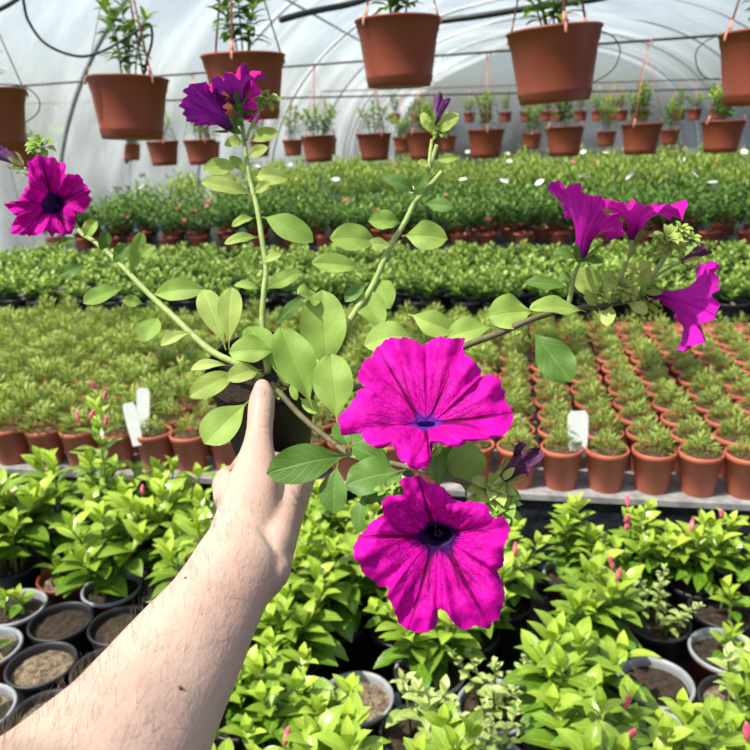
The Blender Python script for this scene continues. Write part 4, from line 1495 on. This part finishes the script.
def trumpet(base, mouth, U, V, mat, flare=0.35, r0=0.0035, lob=0.16, ruffle=0.006, seed=1.0, curl=0.25, calyx='petunia_dark', name='flower', droop=0.0):
    """side-on flower: base point, mouth centre (x, y, depth); U, V half-axes of the mouth as (px, px, metres)"""
    fl = bpy.data.objects.new(name, None)
    COL.objects.link(fl)
    fl.parent = pet
    B, C = at(*base), at(*mouth)
    d = mouth[2]

    def vec(q):
        return RT * (q[0] / F * d) - UP * (q[1] / F * d) + FW * q[2]
    Uv, Vv = vec(U), vec(V)
    ax = (C - B)
    nm = Uv.cross(Vv).normalized()
    if nm.dot(ax) < 0:
        nm = -nm
    L = ax.length
    a0 = ax.normalized()
    bx = (Uv - a0 * Uv.dot(a0)).normalized()
    by = (Vv - a0 * Vv.dot(a0) - bx * Vv.dot(bx)).normalized()
    n, nr = 100, 34
    m = MB()
    for j in range(nr + 1):
        t = j / nr
        for k in range(n + 1):
            th = 2 * PI * k / n
            u5 = (k / n)
            lobe = 1.06 - 1.5 * lob * (1 - abs(math.sin(2.5 * th + seed)) ** 0.55) + 0.07 * math.sin(2 * th + seed * 3) + 0.02 * math.sin(19 * th + seed)
            # narrow tube first, then the flare
            tt = t / 0.94
            f_ = 0.10 + 0.90 * max(0.0, (t - 0.16) / 0.84) ** (1 / flare * 0.72)
            w = min(1.0, max(0.0, (t - 0.2) / 0.8))
            ring_base = (bx * math.cos(th) + by * math.sin(th)) * (r0 * (1 + 1.2 * t))
            ring_mouth = (Uv * math.cos(th) + Vv * math.sin(th)) * (1 + (lobe - 1) * w ** 2)
            p = B + ax * min(1.0, t * 1.02) + ring_base * (1 - w) + ring_mouth * f_ * w
            q = w ** 4
            p += nm * (ruffle * q * (0.7 * math.sin(10 * th + seed) + 0.35 * math.sin(21 * th + 2 * seed) + 1.6 * noise.noise(Vector((math.cos(th) * 2, math.sin(th) * 2, seed)))))
            p -= nm * curl * Uv.length * max(0.0, t - 0.86) / 0.14 * (0.7 - 0.3 * math.cos(5 * th + 2 * seed))
            p -= Vector((0, 0, droop)) * q
            m.v.append(p)
            m.uv.append((k / n + 0.02, t))
            m.r.append(0.5)
    for j in range(nr):
        for k in range(n):
            a = j * (n + 1) + k
            m.f.append((a, a + 1, a + n + 2, a + n + 1))
    o = pb(m, 'corolla', mat, fl)
    # inner side must look up the mouth's axis
    tot = Vector((0, 0, 0))
    for p in o.data.polygons:
        tot += p.normal * p.area
    if tot.dot(nm) < 0:
        o.data.flip_normals()
    m = MB()
    for k in range(5):
        a = k * 1.257 + 0.4
        o2 = bx * math.cos(a) + by * math.sin(a)
        leaf(m, B - a0 * 0.003, B + a0 * 0.012 + o2 * 0.011, 0.0055, o2 + a0 * 0.3, 0.12, 0.2, 3, 6, 0.6, rnd.random(), stalk=0, tipcurl=-0.2)
    sphere(m, B, 0.0042, n=8)
    pb(m, 'calyx', calyx, fl)
    return fl


# right: two upright trumpets seen from the side, one facing right
trumpet((580, 257, .525), (591, 207, .515), (32, 25, .004), (-3, -6, .034), 'petal_side', 0.55, 0.0042, 0.14, 0.003, 0.6, 0.20)
trumpet((634, 240, .538), (638, 203, .530), (43, 2, .004), (-5, 13, -.044), 'petal_side', 0.42, 0.0040, 0.09, 0.005, 2.1, 0.14, 'petunia_leaf')
trumpet((645, 293, .56), (704, 307, .555), (13, -46, .004), (-11, 4, -.042), 'petal_side', 0.42, 0.0040, 0.08, 0.005, 3.4, 0.14, 'petunia_leaf')
# top: two purple trumpets and a third behind the stem
trumpet((232, 127, .672), (202, 105, .655), (4, -22, .004), (-13, 2, -.028), 'petal_purple', 0.55, 0.0050, 0.12, 0.005, 1.0, 0.2)
trumpet((238, 104, .668), (232, 76, .662), (25, -11, .003), (2, 7, -.030), 'petal_purple', 0.55, 0.0045, 0.16, 0.005, 4.4, 0.36)
trumpet((240, 112, .685), (252, 101, .695), (3, -20, .003), (7, 2, .028), 'petal_side', 0.5, 0.0040, 0.12, 0.005, 2.0, 0.2)


def bud(base, tip, w0, w1, mat, name='bud', lobes=0.0, seed=1.0, calyx='petunia_leaf'):
    b_ = bpy.data.objects.new(name, None)
    COL.objects.link(b_)
    b_.parent = pet
    A, B = at(*base), at(*tip)
    d = (base[2] + tip[2]) / 2
    ax = (B - A)
    X2 = ax.normalized().orthogonal().normalized()
    Y2 = ax.normalized().cross(X2)
    n, nr = 40, 16
    m = MB()
    for j in range(nr + 1):
        t = j / nr
        for k in range(n + 1):
            th = 2 * PI * k / n
            rr = (w0 + (w1 - w0) * t ** 1.5) / F * d
            pleat = 1 + 0.22 * math.cos(5 * th + seed) * t + 0.08 * math.sin(9 * th + seed)
            kl = 3 if lobes > 0.4 else 5
            p = A + ax * (t + lobes * t ** 3 * 0.30 * (math.cos(kl * th + seed) - 0.3 + 0.5 * math.sin(2 * th + seed))) + (X2 * math.cos(th) + Y2 * math.sin(th)) * rr * pleat
            m.v.append(p)
            m.uv.append((k / n, t))
            m.r.append(0.5)
    for j in range(nr):
        for k in range(n):
            a = j * (n + 1) + k
            m.f.append((a, a + 1, a + n + 2, a + n + 1))
    pb(m, 'corolla', mat, b_)
    m = MB()
    for k in range(5):
        a = k * 1.257
        o2 = X2 * math.cos(a) + Y2 * math.sin(a)
        leaf(m, A - ax * 0.06, A + ax.normalized() * 0.012 + o2 * 0.009, 0.005, o2, 0.1, 0.2, 3, 6, 0.6, rnd.random(), stalk=0)
    pb(m, 'calyx', calyx, b_)
    return b_


w_ = bud((503, 479, .45), (531, 453, .445), 5, 13, 'wilted', 'wilted_flower', 0.9, 0.5, 'petunia_young')
w_['label'] = 'dark shrivelled flower'
bud((433, 126, .663), (443, 98, .66), 3.5, 8, 'bud_purple', 'flower_bud', 0.25, 1.0, 'petunia_leaf')
bud((22, 166, .725), (1, 153, .725), 2.0, 7, 'bud_purple', 'flower_bud', 0.2, 2.0, 'petunia_young')
w_ = bud((681, 261, .576), (705, 249, .58), 3, 6, 'wilted', 'wilted_flower', 0.5, 3.0)

# ------------------------------------------------------------------ the hand and forearm
per = empty('person', at(235, 565, .455), 'bare forearm and hand holding up the black pot, thumb in front', 'person')


def loft(mb, rings, n=28, sub=5):
    """rings: (x, y, depth, half width px, half depth m); closed rounded tube"""
    C = catmull([at(r[0], r[1], r[2]) for r in rings], (len(rings) - 1) * sub)
    m_ = len(C)
    W = catmull([Vector((r[3] / F * r[2], r[4], 0)) for r in rings], (len(rings) - 1) * sub)
    vs_, fs = [], []
    for i, c in enumerate(C):
        t = (C[min(i + 1, m_ - 1)] - C[max(i - 1, 0)]).normalized()
        vw = (CAM - c).normalized()
        s = t.cross(vw).normalized()
        b = s.cross(t).normalized()
        for k in range(n):
            a = 2 * PI * k / n
            vs_.append(c + s * math.cos(a) * W[i].x + b * math.sin(a) * W[i].y)
    for i in range(m_ - 1):
        for k in range(n):
            l = (k + 1) % n
            fs.append((i * n + k, i * n + l, (i + 1) * n + l, (i + 1) * n + k))
    for end, sg in ((0, -1), (m_ - 1, 1)):
        # rounded end
        c = C[end]
        t = (C[1] - C[0]).normalized() * -1 if end == 0 else (C[-1] - C[-2]).normalized()
        base = [end * n + k for k in range(n)]
        prev = base
        for q in (0.35, 0.65, 0.87):
            new = []
            for k in range(n):
                off = vs_[base[k]] - c
                new.append(len(vs_))
                vs_.append(c + off * math.sqrt(1 - q * q) + t * q * min(W[end].x, W[end].y))
            for k in range(n):
                l = (k + 1) % n
                fs.append((prev[k], prev[l], new[l], new[k]) if end else (prev[l], prev[k], new[k], new[l]))
            prev = new
        vs_.append(c + t * min(W[end].x, W[end].y))
        for k in range(n):
            l = (k + 1) % n
            fs.append((prev[k], prev[l], len(vs_) - 1) if end else (prev[l], prev[k], len(vs_) - 1))
    mb.add(vs_, fs)


hb = MB()
# forearm and wrist
loft(hb, [(-120, 1000, .215, 172, .036), (-20, 905, .265, 142, .036), (55, 832, .315, 112, .035), (122, 750, .355, 85.5, .033), (155, 698, .385, 71, .030), (187, 648, .41, 59, .027), (217, 601, .435, 47.5, .023), (236, 566, .457, 44, .021), (243, 546, .478, 38, .018), (248, 532, .497, 26, .010)], 36, 6)
# thumb: its root on the back of the hand, two joints, tip
loft(hb, [(228, 590, .462, 28, .010), (236, 566, .468, 36, .016), (244, 535, .485, 34.5, .019), (250, 508, .503, 30.5, .018), (254, 484, .518, 26, .016), (256.5, 462, .532, 20, .014), (258.5, 442, .546, 14.8, .0115), (260, 425, .556, 13.0, .0105), (261.5, 408, .565, 13.6, .0108), (262.5, 395, .571, 11.8, .0098), (262.3, 387.5, .575, 9.0, .007)], 28, 6)
# palm and heel of the hand on the right
loft(hb, [(248, 580, .462, 30, .018), (268, 556, .478, 24, .020), (279, 528, .514, 21, .022), (286, 504, .540, 21, .024), (293, 484, .562, 20, .022), (298, 478, .578, 13, .014)], 28, 6)
loft(hb, [(258, 600, .452, 10, .012), (272, 573, .466, 18, .014), (281, 551, .490, 12, .012)], 20, 6)
# back of the hand between thumb root and knuckles
loft(hb, [(238, 552, .475, 26, .014), (240, 520, .515, 24, .016), (236, 494, .55, 19, .014), (228, 480, .575, 12, .011)], 24, 6)
loft(hb, [(244, 550, .48, 26, .012), (258, 515, .535, 30, .012), (266, 482, .575, 33, .012), (270, 462, .605, 28, .010)], 24, 6)
# index finger: knuckle on the left, bends round behind the pot
loft(hb, [(232, 515, .53, 12, .011), (226, 492, .56, 13.5, .0115), (227, 479, .59, 12, .0105), (238, 470, .625, 9, .0095), (254, 444, .678, 9.5, .0088), (262, 415, .695, 9, .0084), (270, 400, .702, 8.3, .0078), (274, 390, .700, 7, .0065)], 20, 6)
# middle, ring and little finger under and behind the pot
loft(hb, [(256, 490, .565, 12, .011), (254, 470, .605, 11.5, .0105), (262, 455, .665, 10.5, .0098), (274, 430, .712, 9.8, .0092), (284, 408, .728, 9.2, .0086), (288, 392, .726, 8.6, .008), (290, 382, .72, 7.2, .0068)], 20, 6)
loft(hb, [(280, 486, .57, 11.5, .011), (282, 473, .615, 11, .010), (284, 462, .668, 10, .0094), (286, 440, .722, 9.4, .0088), (286, 422, .732, 8.8, .0082), (286, 410, .725, 7.6, .007)], 20, 6)
loft(hb, [(298, 486, .565, 10.5, .010), (299, 475, .60, 10, .0092), (297, 466, .64, 9, .0082), (291, 456, .69, 8.4, .0076), (286, 442, .712, 7.6, .007), (283, 432, .715, 6.4, .006)], 20, 6)
tmp = hb.build('tmp', MAT['skin'])
md = tmp.modifiers.new('r', 'REMESH')
md.mode = 'VOXEL'
md.voxel_size = 0.0016
ms_ = tmp.modifiers.new('s', 'SMOOTH')
ms_.iterations = 11
ms_.factor = 0.5
dg = bpy.context.evaluated_depsgraph_get()
me = bpy.data.meshes.new_from_object(tmp.evaluated_get(dg))
bpy.data.objects.remove(tmp)
me.name = 'body'
POG = per.location.copy()
HV = [v.co.copy() for v in me.vertices]
HN = [v.normal.copy() for v in me.vertices]
# tendon and wrinkle relief
for v, n_ in zip(me.vertices, HN):
    px, py, d = proj(v.co)
    w = 0.0
    # creases across the thumb's joints and at its root
    for (cx, cy, ux, uy, half, dep, sg) in ((259.5, 428, 1, .02, 12, .0005, 1.6), (259, 434, 1, .05, 12, .0004, 1.6), (261, 412, 1, 0, 12, .0003, 1.5), (272, 545, .6, .8, 26, .0012, 3.0), (300, 500, .5, .85, 22, .0008, 2.0), (285, 590, .5, .86, 18, .0005, 2.0)):
        along = (px - cx) * ux + (py - cy) * uy
        perp = abs(-(px - cx) * uy + (py - cy) * ux)
        if abs(along) < half:
            w -= dep * math.exp(-(perp / sg) ** 2) * (1 - (along / half) ** 2)
    v.co += n_ * (w + 0.00035 * noise.noise(v.co * 70)) - POG
me.polygons.foreach_set('use_smooth', [True] * len(me.polygons))
me.materials.clear()
me.materials.append(MAT['skin'])
me.update()
obj('body', me, per)


def surf(px, py):
    """the skin point the photo shows at a pixel"""
    best = None
    for i, v in enumerate(HV):
        x, y, d = proj(v)
        q = (x - px) ** 2 + (y - py) ** 2
        if q < 9 and HN[i].dot(CAM - v) > 0:
            if best is None or d < best[0]:
                best = (d, i)
    return None if best is None else (HV[best[1]], HN[best[1]])


s_ = surf(257, 391)
if s_:
    p, n_ = s_
    ax = (at(261, 380, .58) - at(259, 400, .57)).normalized()
    m = MB()
    S = ax.cross(n_).normalized()
    nl = (at(246, 391, .572) - p).normalized()
    nrm = (n_ + S * 0.0).normalized()
    vs_, fs = [], []
    for j in range(9):
        for i in range(9):
            a, b = (i / 8 - 0.5), (j / 8 - 0.5)
            sq = 1 - 0.25 * (2 * abs(b)) ** 3
            q = p - S * 0.0016 * 0 + S * a * 0.0105 * sq + ax * b * 0.0115 + nrm * (0.0007 - 0.0035 * (a * 2) ** 2 * 0.5 - 0.0012 * (2 * b) ** 2)
            vs_.append(q)
    for j in range(8):
        for i in range(8):
            a = j * 9 + i
            fs.append((a, a + 1, a + 10, a + 9))
    m.add(vs_, fs)
    m.build('fingernail', MAT['nail'], per, POG)
s_ = surf(181, 688)
if s_:
    m = MB()
    sphere(m, s_[0], 0.0016, 0.0012, 0.0012, 8)
    m.build('mole', MAT['mole'], per, POG)
s_ = surf(186, 575)
if s_:
    m = MB()
    sphere(m, s_[0], 0.0009, 0.0008, 0.0008, 8)
    m.build('mole', MAT['mole'], per, POG)
m = MB()
Rh = random.Random(3)
adir = (at(238, 563, .457) - at(122, 750, .355)).normalized()
cnt = 0
for i in Rh.sample(range(len(HV)), len(HV)):
    v, n_ = HV[i], HN[i]
    x, y, d = proj(v)
    if not (-10 < x < 290 and 500 < y < 760) or n_.dot((CAM - v).normalized()) < -0.25:
        continue
    # denser on the outer left side, hardly any on the inner side
    s = n_.dot(-RT)
    if Rh.random() > 0.35 + 0.65 * max(0.0, min(1.0, s + 0.4)) or (x - 250 + (y - 600) * 0.35) > 0:
        continue
    L = Rh.uniform(0.006, 0.012) * (0.7 if y < 560 else 1)
    dr = (adir * Rh.uniform(0.5, 1.0) + n_ * 0.35 - RT * Rh.uniform(-0.1, 0.6)).normalized()
    tube(m, [v, v + dr * L * 0.5 + n_ * L * 0.1, v + dr * L - n_ * L * 0.05], lambda t: 0.000075 * (1 - 0.7 * t), 3, 4, cap=False)
    cnt += 1
    if cnt > 650:
        break
h = m.build('arm_hair', MAT['hair'], per, POG)
h['kind'] = 'stuff'
